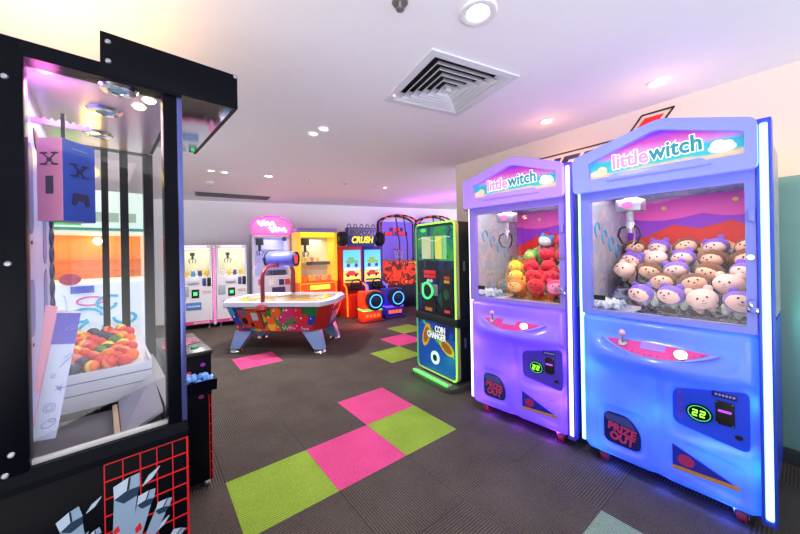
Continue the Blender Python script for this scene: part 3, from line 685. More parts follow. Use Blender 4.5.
for x, z, s in ((.298, .585, .030), (.150, .565, .022), (.12, .47, .02), (.33, .40, .022)):
    m = MB(); m.prism([(x-s*.8, z-s*.6), (x-s*.2, z+s*.35), (x+s*.9, z+s), (x+s*.4, z+s*.1)], 'y', -.006, -.0); sh = m.build('crystal_shard', c_m, cab)
    m = MB(); m.prism([(x-s*.8, z-s*.6), (x+s*.4, z+s*.1), (x+s*.9, z+s), (x+.1*s, z-s*.1)], 'y', -.0072, -.0055); m.build('crystal_facet', c_d, sh)
for x, z, s in ((.205, .455, .014), (.262, .43, .016), (.245, .40, .012)):
    m = MB(); m.prism([(x-s*.5, z-s), (x-s*.6, z+s*.2), (x+s*.3, z+s), (x+s*.6, z-s*.5)], 'y', -.007, -.0); m.build('red_shard', rl, cab)
# topper: deep black box with a mirrored underside
tpx = MB(); tpx.box(.185, .607, -.014, .0, 1.985, 2.125, .002).box(.594, .607, .0, .80, 1.985, 2.125).box(.185, .594, .79, .80, 2.0, 2.125).box(.185, .198, .0, .79, 2.02, 2.125).box(.198, .594, .0, .79, 2.09, 2.105)
tp = tpx.build('topper', black, t)
mir = mat('mirror', sr(200, 206, 214), .06, 1., var=0)
MB().box(.412, .594, .0, .79, 1.988, 1.995).build('mirror_underside', mir, tp)
for x, z in ((.205, 2.095), (.205, 2.03)): screw(x, -.014, z, tp)
screw(.60, -.014, 2.118, tp)
# lamp tray on the roof
tr_ = MB().box(-.10, .17, .10, .90, 2.021, 2.035).build('roof_tray', blackm, t)
m = MB(); m.box(-.06, .13, .2, .8, 2.036, 2.044); m.build('roof_lamp', neon('amber_lamp', sr(255, 176, 60), 6), tr_)
lamp('AREA', (.03, .5, 2.06), 5, sr(255, 200, 120), .2, (pi, 0, 0), parent=t, sizey=.6)
lamp('AREA', (.2, .45, 1.955), 3.4, sr(255, 236, 240), .3, parent=t, sizey=.7)
lamp('POINT', (.05, .12, 1.93), 1.0, sr(255, 120, 220), .03, parent=t)
lamp('POINT', (.15, .85, 1.86), 1.2, sr(255, 220, 60), .03, parent=t)
for x, y in ((-.05, .08), (.36, .08), (-.05, .9), (.36, .9)):
    m = MB(); m.cyl((x, y, 0), (x, y, .06), .02); m.build('foot', steel, t)
# boxes hanging in it, in the machine's own axes
def hung(name, label, cat, x, y, z, rz, tilt):
    o = bpy.data.objects.new(name, None); COL.objects.link(o)
    base = Matrix.Translation((-1.123, .943, 0)) @ Matrix.Rotation(RAD(43), 4, 'Z')
    o.matrix_world = base @ Matrix.Translation((x, y, z)) @ Matrix.Rotation(RAD(tilt), 4, 'Y') @ Matrix.Rotation(RAD(rz), 4, 'Z')
    return tag(o, label, cat)
bx = hung('drone_box', 'pink and blue boxed toy drone hanging high inside the glass prize machine', 'toy box', .088, .10, 1.50, 0, 0)
def quadprism(mb, pts, z0, z1): mb.prism(pts, 'z', z0, z1, .001)
# corner nearest the window at the origin; the pink side runs back to the left, the blue side back to the right
pA, pB = Vector((-.062, .058)), Vector((.078, .085)); uA, uB = pA.normalized(), pB.normalized()
m = MB(); quadprism(m, [(0, 0), tuple(pB), tuple(pA+pB), tuple(pA)], 0, .278); core = m.build('carton', mat('carton_blue', sr(20, 70, 176), .35), bx)
nA = Vector((-uA.y, uA.x)); nA = nA if nA.y < 0 else -nA
nB = Vector((uB.y, -uB.x)); nB = nB if nB.y < 0 else -nB
def sidepoly(mb, u, n, pts, d0, d1):
    V0 = [mb.bm.verts.new((u.x*a+n.x*d0, u.y*a+n.y*d0, z)) for a, z in pts]; V1 = [mb.bm.verts.new((u.x*a+n.x*d1, u.y*a+n.y*d1, z)) for a, z in pts]
    mb.bm.faces.new(V0); mb.bm.faces.new(V1[::-1])
    for i in range(len(pts)): mb.bm.faces.new((V0[i], V1[i], V1[(i+1) % len(pts)], V0[(i+1) % len(pts)]))
m = MB(); sidepoly(m, uA, nA, [(0, 0), (pA.length, 0), (pA.length, .278), (0, .278)], .0, .0015); pa = m.build('pink_side', mat('carton_pink', sr(232, 150, 186), .4), bx)
dk = mat('drone_grey', sr(70, 60, 84), .4)
def drone(u, n, cx, cz, s, par, mm):
    m = MB()
    sidepoly(m, u, n, circ(cx, cz, s*.26, s*.2, 12), .001, .0032)
    for sx in (-1, 1):
        for sz in (-1, 1):
            a, b = (cx+sx*s*.15, cz+sz*s*.15), (cx+sx*s*.55, cz+sz*s*.55)
            sidepoly(m, u, n, [(a[0]-.003, a[1]), (b[0]-.003, b[1]), (b[0]+.003, b[1]), (a[0]+.003, a[1])], .001, .003)
            sidepoly(m, u, n, circ(b[0], b[1]+.003, s*.40, s*.10, 10), .001, .0034)
    return m.build('drone_picture', mm, par)
drone(uA, nA, .042, .205, .034, pa, dk)
m = MB(); sidepoly(m, uA, nA, [(.03, .09), (.055, .09), (.055, .15), (.03, .15)], .001, .003); m.build('controller_picture', dk, pa)
drone(uB, nB, .058, .175, .036, bx, mat('drone_navy', sr(10, 24, 70), .4))
m = MB(); sidepoly(m, uB, nB, rpoly([(.028, .060), (.034, .098), (.086, .098), (.092, .060), (.080, .052), (.073, .072), (.048, .072), (.040, .052)], .006), .001, .003); m.build('controller_picture', MATS['drone_navy'], bx)
m = MB(); sidepoly(m, uB, nB, [(.03, .248), (.085, .248), (.085, .252), (.03, .252)], .001, .0026); m.build('title_line', mat('title_cyan', sr(70, 150, 220), .4), bx)
m = MB(); m.box(-.005, .005, .04, .07, .277, .372, .0); m.build('hanging_strap', mat('strap_black', sr(20, 18, 30), .5), bx)
bx = hung('tall_toy_box', 'tall tilted white and purple toy box with line drawings in the glass prize machine', 'toy box', .010, .07, .80, 0, 9)
m = MB(); m.box(.0, .054, .0, .07, .0, .40, .0015); m.build('carton', mat('carton_white', sr(196, 206, 240), .4), bx)
MB().box(-.0005, .0545, -.0018, .0, .30, .4005).build('purple_band', mat('carton_violet', sr(76, 64, 190), .4), bx)
sp_ = MB().box(-.0025, -.0, -.001, .0705, .0, .4).build('pink_side', mat('carton_pink2', sr(226, 140, 190), .4), bx)
MB().prism([(-.014, .15), (-.004, .15), (-.002, .42), (-.03, .425)], 'y', .0, .006).build('pink_flap', MATS['carton_pink'], bx)
ld = mat('line_drawing', sr(96, 104, 196), .5)
def loop(m, cx, cz, rx, rz, n=10, ph=0, tw=0): m.tube([(cx+rx*cos(ph+2*pi*i/n), -.002, cz+rz*sin(ph+2*pi*i/n)+tw*cos(ph+2*pi*i/n)) for i in range(n)], .0009, 4, True)
for kind in range(5):
    m = MB()
    if kind == 0: loop(m, .031, .05, .016, .012, tw=.006); loop(m, .038, .06, .008, .006)
    if kind == 1: loop(m, .026, .10, .014, .014); loop(m, .026, .10, .008, .008)
    if kind == 2:
        for a in range(5): m.tube([(.04, -.002, .16), (.04+.013*cos(a*1.257), -.002, .16+.013*sin(a*1.257))], .001, 4)
        loop(m, .04, .16, .005, .005)
    if kind == 3: m.tube([(.03, -.002, .225), (.045, -.002, .25), (.035, -.002, .255), (.05, -.002, .27), (.054, -.002, .262), (.03, -.002, .225)], .001, 4); loop(m, .02, .20, .005, .006)
    if kind == 4: m.tube([(.026, -.0035, .345), (.05, -.0035, .352), (.054, -.0035, .36), (.045, -.0035, .362), (.026, -.0035, .35), (.026, -.0035, .345)], .0009, 4)
    m.build('line_drawing', ld if kind < 4 else mat('line_white', sr(160, 160, 240), .5), bx)
m = MB(); m.tube([(.02, .03, .40), (.012, .03, .44), (.004, .03, .455)], .0022, 6); m.build('hanging_tag', mat('tag_clear', sr(214, 214, 232), .3), bx)
# balls in the white bin
base = Matrix.Translation((-1.123, .943, 0)) @ Matrix.Rotation(RAD(43), 4, 'Z')
ballc = {'red': sr(226, 30, 22), 'orange': sr(250, 110, 20), 'yellow': sr(250, 200, 30), 'green': sr(70, 130, 40), 'navy': sr(30, 36, 80), 'pink': sr(236, 130, 130)}
bm_ = {k: mat('ball_'+k, v, .22, coat=.3) for k, v in ballc.items()}
bandm = {k: mat('ballband_'+k, tuple(min(1, c*1.1+.10) for c in ballc[k2][:3])+(1,), .25) for k, k2 in (('red', 'orange'), ('orange', 'yellow'), ('yellow', 'orange'), ('green', 'yellow'), ('navy', 'navy'), ('pink', 'yellow'))}
protoball = {}
rb = random.Random(11)
RB = .027
seq = []
for row in range(9):
    off = .0 if row % 2 == 0 else RB
    for c in range(6 if row % 2 == 0 else 5):
        y = .432+RB+.0015+row*RB*1.80; x = .006+RB+off+c*RB*2.03
        if x+RB > .334: continue
        if y+RB > .945: continue
        z = .87+(y-.432)*(.10/.508)+RB*1.07
        seq.append((row, c, x, y, z))
names = list(ballc)
for row, c, x, y, z in seq:
    k = rb.choice(['red', 'red', 'red', 'orange', 'orange', 'yellow', 'green', 'navy', 'pink'])
    if k not in protoball:
        m = MB(); m.sph((0, 0, 0), RB, 18); 
        me = m.mesh('ball', bm_[k]); m2 = MB(); m2.lathe([(RB*cos(a)*1.012, RB*sin(a)*1.012) for a in [-.28+.14*i for i in range(5)]]); me2 = m2.mesh('band', bandm[k])
        protoball[k] = (me, me2)
    o = bpy.data.objects.new('toy_ball', protoball[k][0]); COL.objects.link(o)
    o.matrix_world = base @ Matrix.Translation((x, y, z)) @ Euler((rb.uniform(0, 3), rb.uniform(0, 3), 0)).to_matrix().to_4x4()
    tag(o, '%s glossy toy ball, %s from left in %s row of the white bin' % (k, ORD[c], ('front' if row == 0 else ORD[row])), 'ball', 'glossy balls in the white bin')
    if k != 'navy':
        b2 = bpy.data.objects.new('band', protoball[k][1]); COL.objects.link(b2); b2.parent = o

# ---------------------------------------------------------------- the low console behind it
t = thing('arcade_console', 'low black arcade console with button panel and tray behind the left prize machine', 'arcade cabinet', tuple(base @ Vector((.435, .71, 0))), 43)
cb = MB().box(.0, .215, .0, .55, .05, .79, .006).build('cabinet', black, t)
MB().box(-.0, .22, -.012, .56, .79, .815, .005).build('control_panel', mat('panel_black', sr(26, 24, 30), .3), t)
for x, y, c in ((.15, .10, sr(60, 160, 120)), (.08, .10, sr(120, 40, 110))):
    m = MB(); m.lathe([(0, .012), (.018, .012), (.022, .006), (.024, 0), (0, 0)], Matrix.Translation((x, y, .815))); m.build('button', mat('btn%d' % int(x*100), c, .3), t)
m = MB(); m.prism([(.0, .2), (.20, .22), (.21, .4), (.02, .42)], 'z', .815, .818); m.build('panel_print', artmat('console_print_art', [sr(120, 30, 60), sr(200, 60, 130), sr(40, 20, 40), sr(190, 160, 180)], 14), t)
tr_ = MB().prism([(-.075, .60), (-.085, .665), (-.075, .665), (-.068, .612), (.0, .612), (.0, .60)], 'x', .05, .225).box(.05, .056, -.075, .0, .60, .665).box(.219, .225, -.075, .0, .60, .665).build('prize_tray', black, t)
m = MB(); rc = random.Random(5)
for k in range(22):
    x, y, z = rc.uniform(.07, .205), rc.uniform(-.055, -.012), rc.uniform(.632, .69)
    m.sph((x, y, z), (.024, .018, .015), 5, Euler((rc.uniform(0, 3), rc.uniform(0, 3), 0)).to_matrix().to_4x4())
o = m.build('crystal_print', mat('tray_blue', sr(120, 170, 226), .3, 0, sr(80, 130, 220), .25), t, 10); o['kind'] = 'stuff'
for x, z, c in ((.10, .70, W_RED), (.17, .735, sr(150, 30, 160)), (.04, .56, W_RED), (.16, .55, sr(180, 40, 140))):
    m = MB(); m.prism(circ(x, z, .014, .011, 10), 'y', -.003, 0); m.build('print_dot', mat('console_dot%d' % int(z*100), c, .4), cb)
m = MB()
for k in range(8): m.box(.198, .2135, -.003, 0, .1+.055*k, .103+.055*k)
for x in (.198, .211): m.box(x, x+.0025, -.003, 0, .06, .55)
m.build('red_grid', rl, cb)
for x, y in ((.03, .05), (.19, .04), (.03, .5), (.19, .5)):
    m = MB(); m.cyl((x-.012, y, .024), (x+.012, y, .024), .024, n=16); m.build('caster', steel, t)
    MB().box(x-.016, x+.016, y-.01, y+.01, .035, .052).build('caster_bracket', steel, t)

# ---------------------------------------------------------------- white machine with an amber window, seen through the glass
t = thing('claw_machine', 'white claw machine with amber window and cyan swirls seen through the left glass machine', 'claw machine', tuple(base @ Vector((-.38, 1.75, 0))), 43)
wp = mat('cabinet_white_cyan', sr(226, 240, 246), .35, 0, sr(200, 236, 255), .25)
lc = MB().box(.0, .86, .0, .7, .06, 1.19, .01).build('lower_cabinet', wp, t)
MB().box(.0, .03, .0, .7, 1.19, 1.56).box(.83, .86, .0, .7, 1.19, 1.56).box(.03, .83, .67, .7, 1.19, 1.56).build('upper_frame', white, t)
MB().box(.03, .83, .655, .668, 1.19, 1.56).build('amber_backdrop', mat('amber_panel', sr(226, 128, 36), .4, 0, sr(240, 130, 30), .28), t)
m = MB(); m.box(.03, .83, .60, .65, 1.33, 1.35).box(.03, .83, .60, .65, 1.24, 1.255); m.build('amber_shelf', mat('amber_shelf', sr(214, 100, 20), .4), t)
m = MB(); m.sph((.54, .58, 1.51), .03, 10); m.build('bulb', neon('amber_bulb', sr(255, 250, 230), 10), t)
MB().box(.03, .83, .02, .026, 1.19, 1.56).build('window_pane', glass, t)
hd = MB().box(.0, .86, -.02, .7, 1.56, 1.86, .012).build('header', mat('header_white', sr(226, 246, 238), .35, 0, sr(200, 250, 230), .35), t)
MB().box(.30, .46, -.026, -.018, 1.60, 1.80).build('green_block', neon('header_green', sr(40, 190, 50), .6), hd)
MB().box(.0, .86, -.026, -.018, 1.565, 1.585).build('header_strip', mat('header_teal', sr(60, 160, 150), .4), hd)
for x in (.51, .60, .70): MB().box(x, x+.06, -.024, -.018, 1.63, 1.70).build('header_badge', mat('badge_pale', sr(170, 210, 190), .4), hd)
cy = mat('swirl_cyan', sr(40, 170, 214), .4, 0, sr(40, 170, 214), .3)
for k, (cx, cz, r) in enumerate(((.46, .95, .10), (.60, 1.03, .09), (.54, .84, .12), (.70, .92, .08))):
    m = MB(); m.tube([(cx+r*(1-.05*j)*cos(j*.42+k), -.004, cz+r*(1-.05*j)*.7*sin(j*.42+k)) for j in range(14)], .010, 6); m.build('swirl', cy, lc)
m = MB(); m.tube([(.50+.07*cos(a), -.004, 1.06+.03*sin(a)) for a in [j*pi/8 for j in range(16)]], .006, 6, True); m.build('swirl', mat('swirl_pink', sr(214, 90, 170), .4, 0, sr(214, 90, 170), .3), lc)
m = MB(); m.prism(circ(.40, 1.22, .055, .04, 18), 'y', -.012, -.001); m.build('round_badge', mat('badge_magenta', sr(190, 60, 100), .4), lc)
MB().box(.40, .52, -.01, 0, 1.12, 1.17).build('blue_badge', mat('badge_blue2', sr(80, 110, 230), .4), lc)
m = MB(); rc = random.Random(9)
for k in range(40):
    m.sph((.36+rc.random()*.4, -.004, .60+rc.random()*.2), (rc.uniform(.015, .035), .004, rc.uniform(.012, .03)), 7)
o = m.build('prize_picture', artmat('prize_picture_art', [sr(220, 226, 214), sr(150, 170, 120), sr(90, 140, 150), sr(240, 240, 236)], 12, .2), lc); o['kind'] = 'stuff'
lamp('AREA', (.43, .35, 1.54), 2.2, sr(255, 190, 110), .5, parent=t)
# ================================================================ coin changer
CO, CA = (.235, 3.6), -57
t = thing('coin_changer', 'tall black coin changer machine with green neon edge and blue coin artwork', 'change machine', (CO[0], CO[1], 0), CA)
Mz = Matrix.Translation((.075, .075, 0))
dkg = mat('changer_dark', sr(22, 32, 32), .45)
body = MB().box(-.06, .555, .03, .50, .06, 1.665, .012).build('body', dkg, t)
bs = MB(); bs.prism(rpoly([(-.12, -.13), (.60, -.13), (.60, .48), (-.12, .48)], .12), 'z', .0, .05, .008); bs.build('base', mat('changer_base', sr(74, 80, 66), .5), t)
MB().prism(rpoly([(-.05, -.105), (.53, -.105), (.53, -.03), (-.05, -.03)], .03), 'z', .05, .054).build('base_tray', mat('base_tray', sr(150, 160, 140), .4), t)
o = rrect(-.085, .577, .075, 1.675, .055, 6); i = rrect(-.068, .560, .092, 1.658, .042, 6)
MB().ring(o, i, 'y', -.012, .03).build('front_frame', mat('changer_frame', sr(196, 196, 130), .35), t)
NR = rrect(-.074, .567, .086, 1.664, .048, 6)
m = MB(); m.tube([(x, -.016, z) for x, z in NR[21:]+NR[:8]], .0065, 8)
m.build('neon_tube', neon('changer_neon', sr(150, 255, 60), 1.7), t)
m = MB(); m.tube([(x, -.016, z) for x, z in NR[8:21]], .0045, 8)
m.build('neon_tube', neon('changer_neon_dim', sr(40, 200, 110), .5), t)
m = MB(); m.tube([(x, -.016, z) for x, z in (NR[7], NR[8])], .006, 8)
m.build('neon_tube', neon('changer_neon_top', sr(120, 230, 80), 1.0), t)
m = MB(); m.tube([(-.03, -.10, .062), (.52, -.10, .062)], .010, 8); m.build('base_neon', neon('changer_neon_base', sr(70, 255, 80), 3), t)
fp = MB().prism(i, 'y', -.004, .028).build('front_panel', artmat('changer_art_dark', [sr(10, 26, 60), sr(12, 44, 90), sr(8, 22, 36), sr(14, 80, 70)], 3.2, .10), t)
# upper lit picture
up = MB().prism(rrect(-.05, .545, 1.27, 1.63, .03), 'y', -.008, -.003).build('lit_picture', artmat('changer_sky', [sr(16, 70, 70), sr(30, 120, 110), sr(50, 150, 70), sr(16, 90, 100)], 4, .16), t)
for x0, x1, c in ((.03, .19, sr(176, 190, 150)), (.20, .235, sr(110, 170, 120)), (.26, .37, sr(196, 204, 90)), (.38, .44, sr(120, 190, 130))):
    MB().box(x0, x1, -.0105, -.007, 1.29, 1.53).build('banknote_picture', mat('note%d' % int(x0*100), c, .4, 0, c, .35), up)
m = MB(); m.prism(circ(.06, 1.60, .05, .022), 'y', -.0105, -.007); m.build('round_logo', neon('changer_logo', sr(60, 210, 70), .6), up)
m = MB(); m.tube([(-.04+.03*j, -.009, 1.50+.02*sin(j*.5)) for j in range(19)], .003, 5); m.build('light_swoosh', mat('swoosh', sr(200, 220, 200), .4, 0, sr(200, 230, 200), .5), up)
# controls
r1 = MB().box(.06, .26, -.012, -.003, 1.085, 1.165, .003).build('red_panel', mat('changer_red', sr(196, 32, 40), .35, 0, sr(196, 32, 40), .35), t)
MB().box(.06, .26, -.013, -.011, 1.12, 1.128).build('panel_line', blackm, r1)
gp = MB().box(.0, .29, -.012, -.003, .90, 1.02, .003).build('note_plate', mat('changer_grey', sr(110, 130, 130), .4), t)
m = MB(); m.tube([(.12+.085*cos(a)*(1+.12*cos(3*a)), -.014, .945+.085*sin(a)) for a in [j*pi/12 for j in range(24)]], .010, 8, True); m.build('note_slot_ring', neon('slot_green', sr(60, 240, 120), 1.6), gp)
m = MB(); m.prism(circ(.12, .945, .06, .06), 'y', -.016, -.002); m.build('note_slot', blackm, gp)
for k, (x, z) in enumerate(((.14, 1.055), (.19, 1.055))):
    m = MB(); m.sph((x, -.01, z), .018, 10); m.build('white_button', white, t)
bpn = MB().box(.36, .52, -.012, -.003, .70, 1.20, .004).build('black_panel', blackm, t)
m = MB(); m.prism(circ(.43, .93, .04, .05), 'y', -.016, -.011); m.build('dial', mat('dial_green', sr(20, 90, 60), .3), bpn)
for z, c in ((1.10, sr(200, 60, 60)), (1.06, sr(210, 180, 50)), (.76, sr(220, 70, 90))): MB().box(.40, .48, -.015, -.011, z-.014, z+.014).build('sticker', mat('chs%d' % int(z*100), c, .4), bpn)
m = MB(); m.prism(rpoly([(.03, .72), (.26, .72), (.26, .86), (.03, .86)], .03), 'y', -.012, -.003); m.build('coin_cup', blackm, t)
MB().box(.08, .20, -.015, -.011, .73, .765).build('cup_label', mat('cup_label', sr(190, 120, 60), .4), t)
MB().box(-.09, .60, -.028, -.010, .625, .705, .004).box(.577, .60, -.028, .30, .625, .705).build('locking_bar', dkg, t)
# lower picture: swoosh, coins, lettering
lp = MB().prism(rrect(-.062, .554, .10, .62, .04), 'y', -.008, -.003).build('lower_picture', artmat('changer_blue', [sr(14, 40, 120), sr(20, 70, 170), sr(30, 100, 200)], 2.2, .25), t)
m = MB(); m.prism([(-.05, .61), (.0, .61), (.25, .42), (.53, .30), (.53, .36), (.25, .50), (.06, .61)], 'y', -.0105, -.007); m.build('green_swoosh', mat('swoosh_green', sr(60, 170, 110), .4, 0, sr(60, 170, 110), .25), lp)
gold = mat('coin_gold', sr(222, 170, 40), .35, .2, sr(222, 160, 30), .25); gold2 = mat('coin_gold_dark', sr(160, 100, 24), .4)
for cx, cz, rx, rz, a in ((.09, .46, .06, .135, -.35), (.42, .39, .12, .06, -.45)):
    def el(k): return [(cx+k*(rx*cos(q)*cos(a)-rz*sin(q)*sin(a)), cz+k*(rx*cos(q)*sin(a)+rz*sin(q)*cos(a))) for q in [j*pi/12 for j in range(24)]]
    m = MB(); m.prism(el(1), 'y', -.013, -.009); cn = m.build('coin_picture', gold, lp)
    m = MB(); m.prism(el(.7), 'y', -.0145, -.0125); m.build('coin_face', gold2, cn)
wl_ = mat('changer_letter', sr(226, 230, 236), .4, 0, sr(226, 230, 236), .5); wsh = mat('changer_letter_shadow', sr(10, 16, 30), .5)
for body, x, z in (('COIN', .325, .552), ('CHANGER', .262, .478)):
    text('lettering_shadow', body, wsh, lp, .092, (x+.004, -.0145, z-.004), ext=.001, bold=.005, sx=.70)
    text('lettering', body, wl_, lp, .092, (x, -.0165, z), ext=.001, bold=.003, sx=.70)
m = MB(); m.prism(circ(.235, .245, .07, .07, 24), 'y', -.016, -.006); d = m.build('coin_return', mat('return_white', sr(214, 226, 240), .35, 0, sr(190, 220, 255), .5), t)
m = MB(); m.prism(circ(.235, .245, .035, .035, 18), 'y', -.018, -.015); m.build('return_hole', blackm, d)
for x in (-.045, .535):
    for z in (.14, 1.61):
        m = MB(); m.sph((x, -.006, z), .008, 8); m.build('corner_bolt', steel, t)
for z in (1.22, .45):
    MB().box(.555, .562, .10, .13, z-.05, z+.05, .003).build('side_lock', steel, t)
lamp('POINT', (.23, -.28, .16), 1.6, sr(60, 255, 80), .1, parent=t)

# ================================================================ air hockey table
t = thing('air_hockey_table', 'air hockey table with balloon artwork, white rim and arched red scoreboard pole', 'air hockey table', (-1.72, 4.9, 0), -4.5)
oct_ = lambda hx, hy, c, k: [(-hx+c, -hy), (hx-c, -hy), (hx, -hy+k), (hx, hy-k), (hx-c, hy), (-hx+c, hy), (-hx, hy-k), (-hx, -hy+k)]
to, ti = oct_(.81, .56, .13, .30), oct_(.70, .46, .10, .26)
rimm = mat('rim_white', sr(214, 212, 238), .3)
MB().ring(to, ti, 'z', .655, .715).build('rim', rimm, t)
MB().prism(ti, 'z', .655, .690).build('playfield', artmat('playfield_art', [sr(40, 80, 200), sr(200, 206, 214), sr(226, 150, 40), sr(60, 150, 90), sr(230, 90, 60), sr(244, 214, 120)], 3.4, .0, .3), t)
# tapered body
bo, bi = oct_(.78, .53, .13, .29), oct_(.66, .42, .13, .22)
m = MB(); A = [m.bm.verts.new((x, y, .655)) for x, y in bo]; B = [m.bm.verts.new((x, y, .29)) for x, y in bi]
m.bm.faces.new(A); m.bm.faces.new(B[::-1])
for k in range(8):
    f = m.bm.faces.new((A[k], B[k], B[(k+1) % 8], A[(k+1) % 8])); f.material_index = {1: 0, 7: 0, 0: 0}.get(k, 1 if k in (2,) else 0)
hred, hblue = mat('hockey_red', sr(214, 40, 34), .35), mat('hockey_blue', sr(46, 40, 150), .35)
body = m.build('body', [hred, hblue], t)
def side_pt(u, v):        # near side of the body: u 0..1 along, v 0..1 up
    b0, b1 = Vector((bi[0][0], bi[0][1], .29)), Vector((bi[1][0], bi[1][1], .29)); a0, a1 = Vector((bo[0][0], bo[0][1], .655)), Vector((bo[1][0], bo[1][1], .655))
    return b0.lerp(b1, u).lerp(a0.lerp(a1, u), v)
nside = Vector((0, -.365, -.11)).normalized()
def on_side(nm, pts, d, m2, par):
    m = MB(); V0 = [m.bm.verts.new(side_pt(u, v)) for u, v in pts]; V1 = [m.bm.verts.new(side_pt(u, v)+nside*d) for u, v in pts]
    m.bm.faces.new(V0); m.bm.faces.new(V1[::-1])
    for k in range(len(pts)): m.bm.faces.new((V0[k], V1[k], V1[(k+1) % len(pts)], V0[(k+1) % len(pts)]))
    return m.build(nm, m2, par)
pic = on_side('balloon_picture', [(.0, .02), (1, .02), (1, .98), (.0, .98)], .003, mat('picture_green', sr(30, 120, 60), .35), t)
rb2 = random.Random(4); bc = [sr(220, 40, 60), sr(40, 150, 60), sr(250, 200, 40), sr(50, 60, 170), sr(210, 50, 120), sr(240, 110, 40), sr(60, 170, 200)]
AR = .365/1.2
for k in range(34):
    cx, cv, r = (k % 12+.5+rb2.uniform(-.3, .3))/12, (k//12+.5+rb2.uniform(-.25, .25))/3, rb2.uniform(.045, .075)
    p = clip_poly(circ(cx, cv, r, r/AR*1.1, 18), .003, .997, .03, .97)
    if len(p) < 3: continue
    ci = (k*3+k//5) % 7
    bl = on_side('balloon', p, .0045+.0004*k, mat('balloon%d' % ci, bc[ci], .3), pic)
    q = clip_poly(circ(cx-r*.35, cv+r*.45/AR, r*.14, r*.2/AR, 8), .003, .997, .03, .97)
    if len(q) >= 3: on_side('balloon_shine', q, .006+.0004*k, mat('balloon_shine', sr(250, 240, 240), .3), pic)
lwm = mat('letter_white', sr(236, 236, 244), .4)
m = MB(); m.tube([side_pt(.60+.011*j, .15+.055*sin(j*1.9)+(.07 if j % 4 == 0 else 0))+nside*.024 for j in range(17)], .0045, 5); m.build('picture_script', lwm, pic)
m = MB(); m.tube([side_pt(.85+.009*j, .13+.05*sin(j*2.2))+nside*.024 for j in range(12)], .0045, 5); m.build('picture_script', lwm, pic)
cp = on_side('coin_panel', [(.105, .16), (.375, .16), (.375, .93), (.105, .93)], .028, mat('coin_frame', sr(70, 74, 84), .4), t)
on_side('coin_door', [(.12, .2), (.36, .2), (.36, .89), (.12, .89)], .032, mat('coin_door', sr(206, 64, 40), .4), cp)
on_side('coin_display', [(.15, .70), (.20, .70), (.20, .86), (.15, .86)], .037, mat('hk_display', sr(60, 100, 160), .3), cp)
on_side('coin_notice', [(.26, .50), (.33, .50), (.33, .80), (.26, .80)], .037, mat('hk_notice', sr(200, 214, 220), .5), cp)
on_side('coin_knob', circ(.165, .48, .030, .13, 16), .045, blackm, cp)
on_side('coin_slot', [(.225, .24), (.255, .24), (.255, .40), (.225, .40)], .037, blackm, cp)
# chamfer corner and end panels
for k, nm, mm in ((1, 'corner_panel', hred), (7, 'corner_panel', hred)):
    pass
e0 = [Vector((bi[2][0], bi[2][1], .29)), Vector((bi[3][0], bi[3][1], .29)), Vector((bo[2][0], bo[2][1], .655)), Vector((bo[3][0], bo[3][1], .655))]
def on_end(pts, d):
    n = Vector((.365, 0, -.12)).normalized()
    return [e0[0].lerp(e0[1], u).lerp(e0[2].lerp(e0[3], u), v)+n*d for u, v in pts]
def endpoly(nm, pts, d, m2):
    m = MB(); V0 = [m.bm.verts.new(p) for p in on_end(pts, 0)]; V1 = [m.bm.verts.new(p) for p in on_end(pts, d)]
    m.bm.faces.new(V0); m.bm.faces.new(V1[::-1])
    for k in range(len(pts)): m.bm.faces.new((V0[k], V1[k], V1[(k+1) % len(pts)], V0[(k+1) % len(pts)]))
    return m.build(nm, m2, t)
endpoly('end_picture', [(.04, .04), (.96, .04), (.96, .96), (.04, .96)], .003, artmat('end_art', [sr(40, 30, 120), sr(60, 60, 190), sr(190, 40, 120), sr(30, 24, 90)], 5))
for k in range(3): endpoly('end_letter', [(.2+.22*k, .15), (.27+.22*k, .15), (.34+.22*k, .5), (.27+.22*k, .5)], .006, MATS['letter_white'])
endpoly('end_goal', [(.2, .62), (.8, .62), (.8, .88), (.2, .88)], .006, blackm)
# legs
legm = mat('leg_lilac', sr(150, 180, 240), .35)
for sx, sy in ((-1, -1), (1, -1), (-1, 1), (1, 1)):
    m = MB(); top = [(sx*.36, sy*.24), (sx*.60, sy*.24), (sx*.60, sy*.40), (sx*.36, sy*.40)]; bot = [(sx*.54, sy*.32), (sx*.68, sy*.32), (sx*.68, sy*.42), (sx*.54, sy*.42)]
    A = [m.bm.verts.new((x, y, .292)) for x, y in top]; B = [m.bm.verts.new((x, y, .04)) for x, y in bot]
    m.bm.faces.new(A); m.bm.faces.new(B[::-1])
    for k in range(4): m.bm.faces.new((A[k], B[k], B[(k+1) % 4], A[(k+1) % 4]))
    lg = m.build('leg', legm, t)
    m = MB(); m.lathe([(0, .045), (.04, .043), (.075, .02), (.085, 0), (0, 0)], Matrix.Translation((sx*.61, sy*.37, 0))); m.build('foot', chrome, lg)
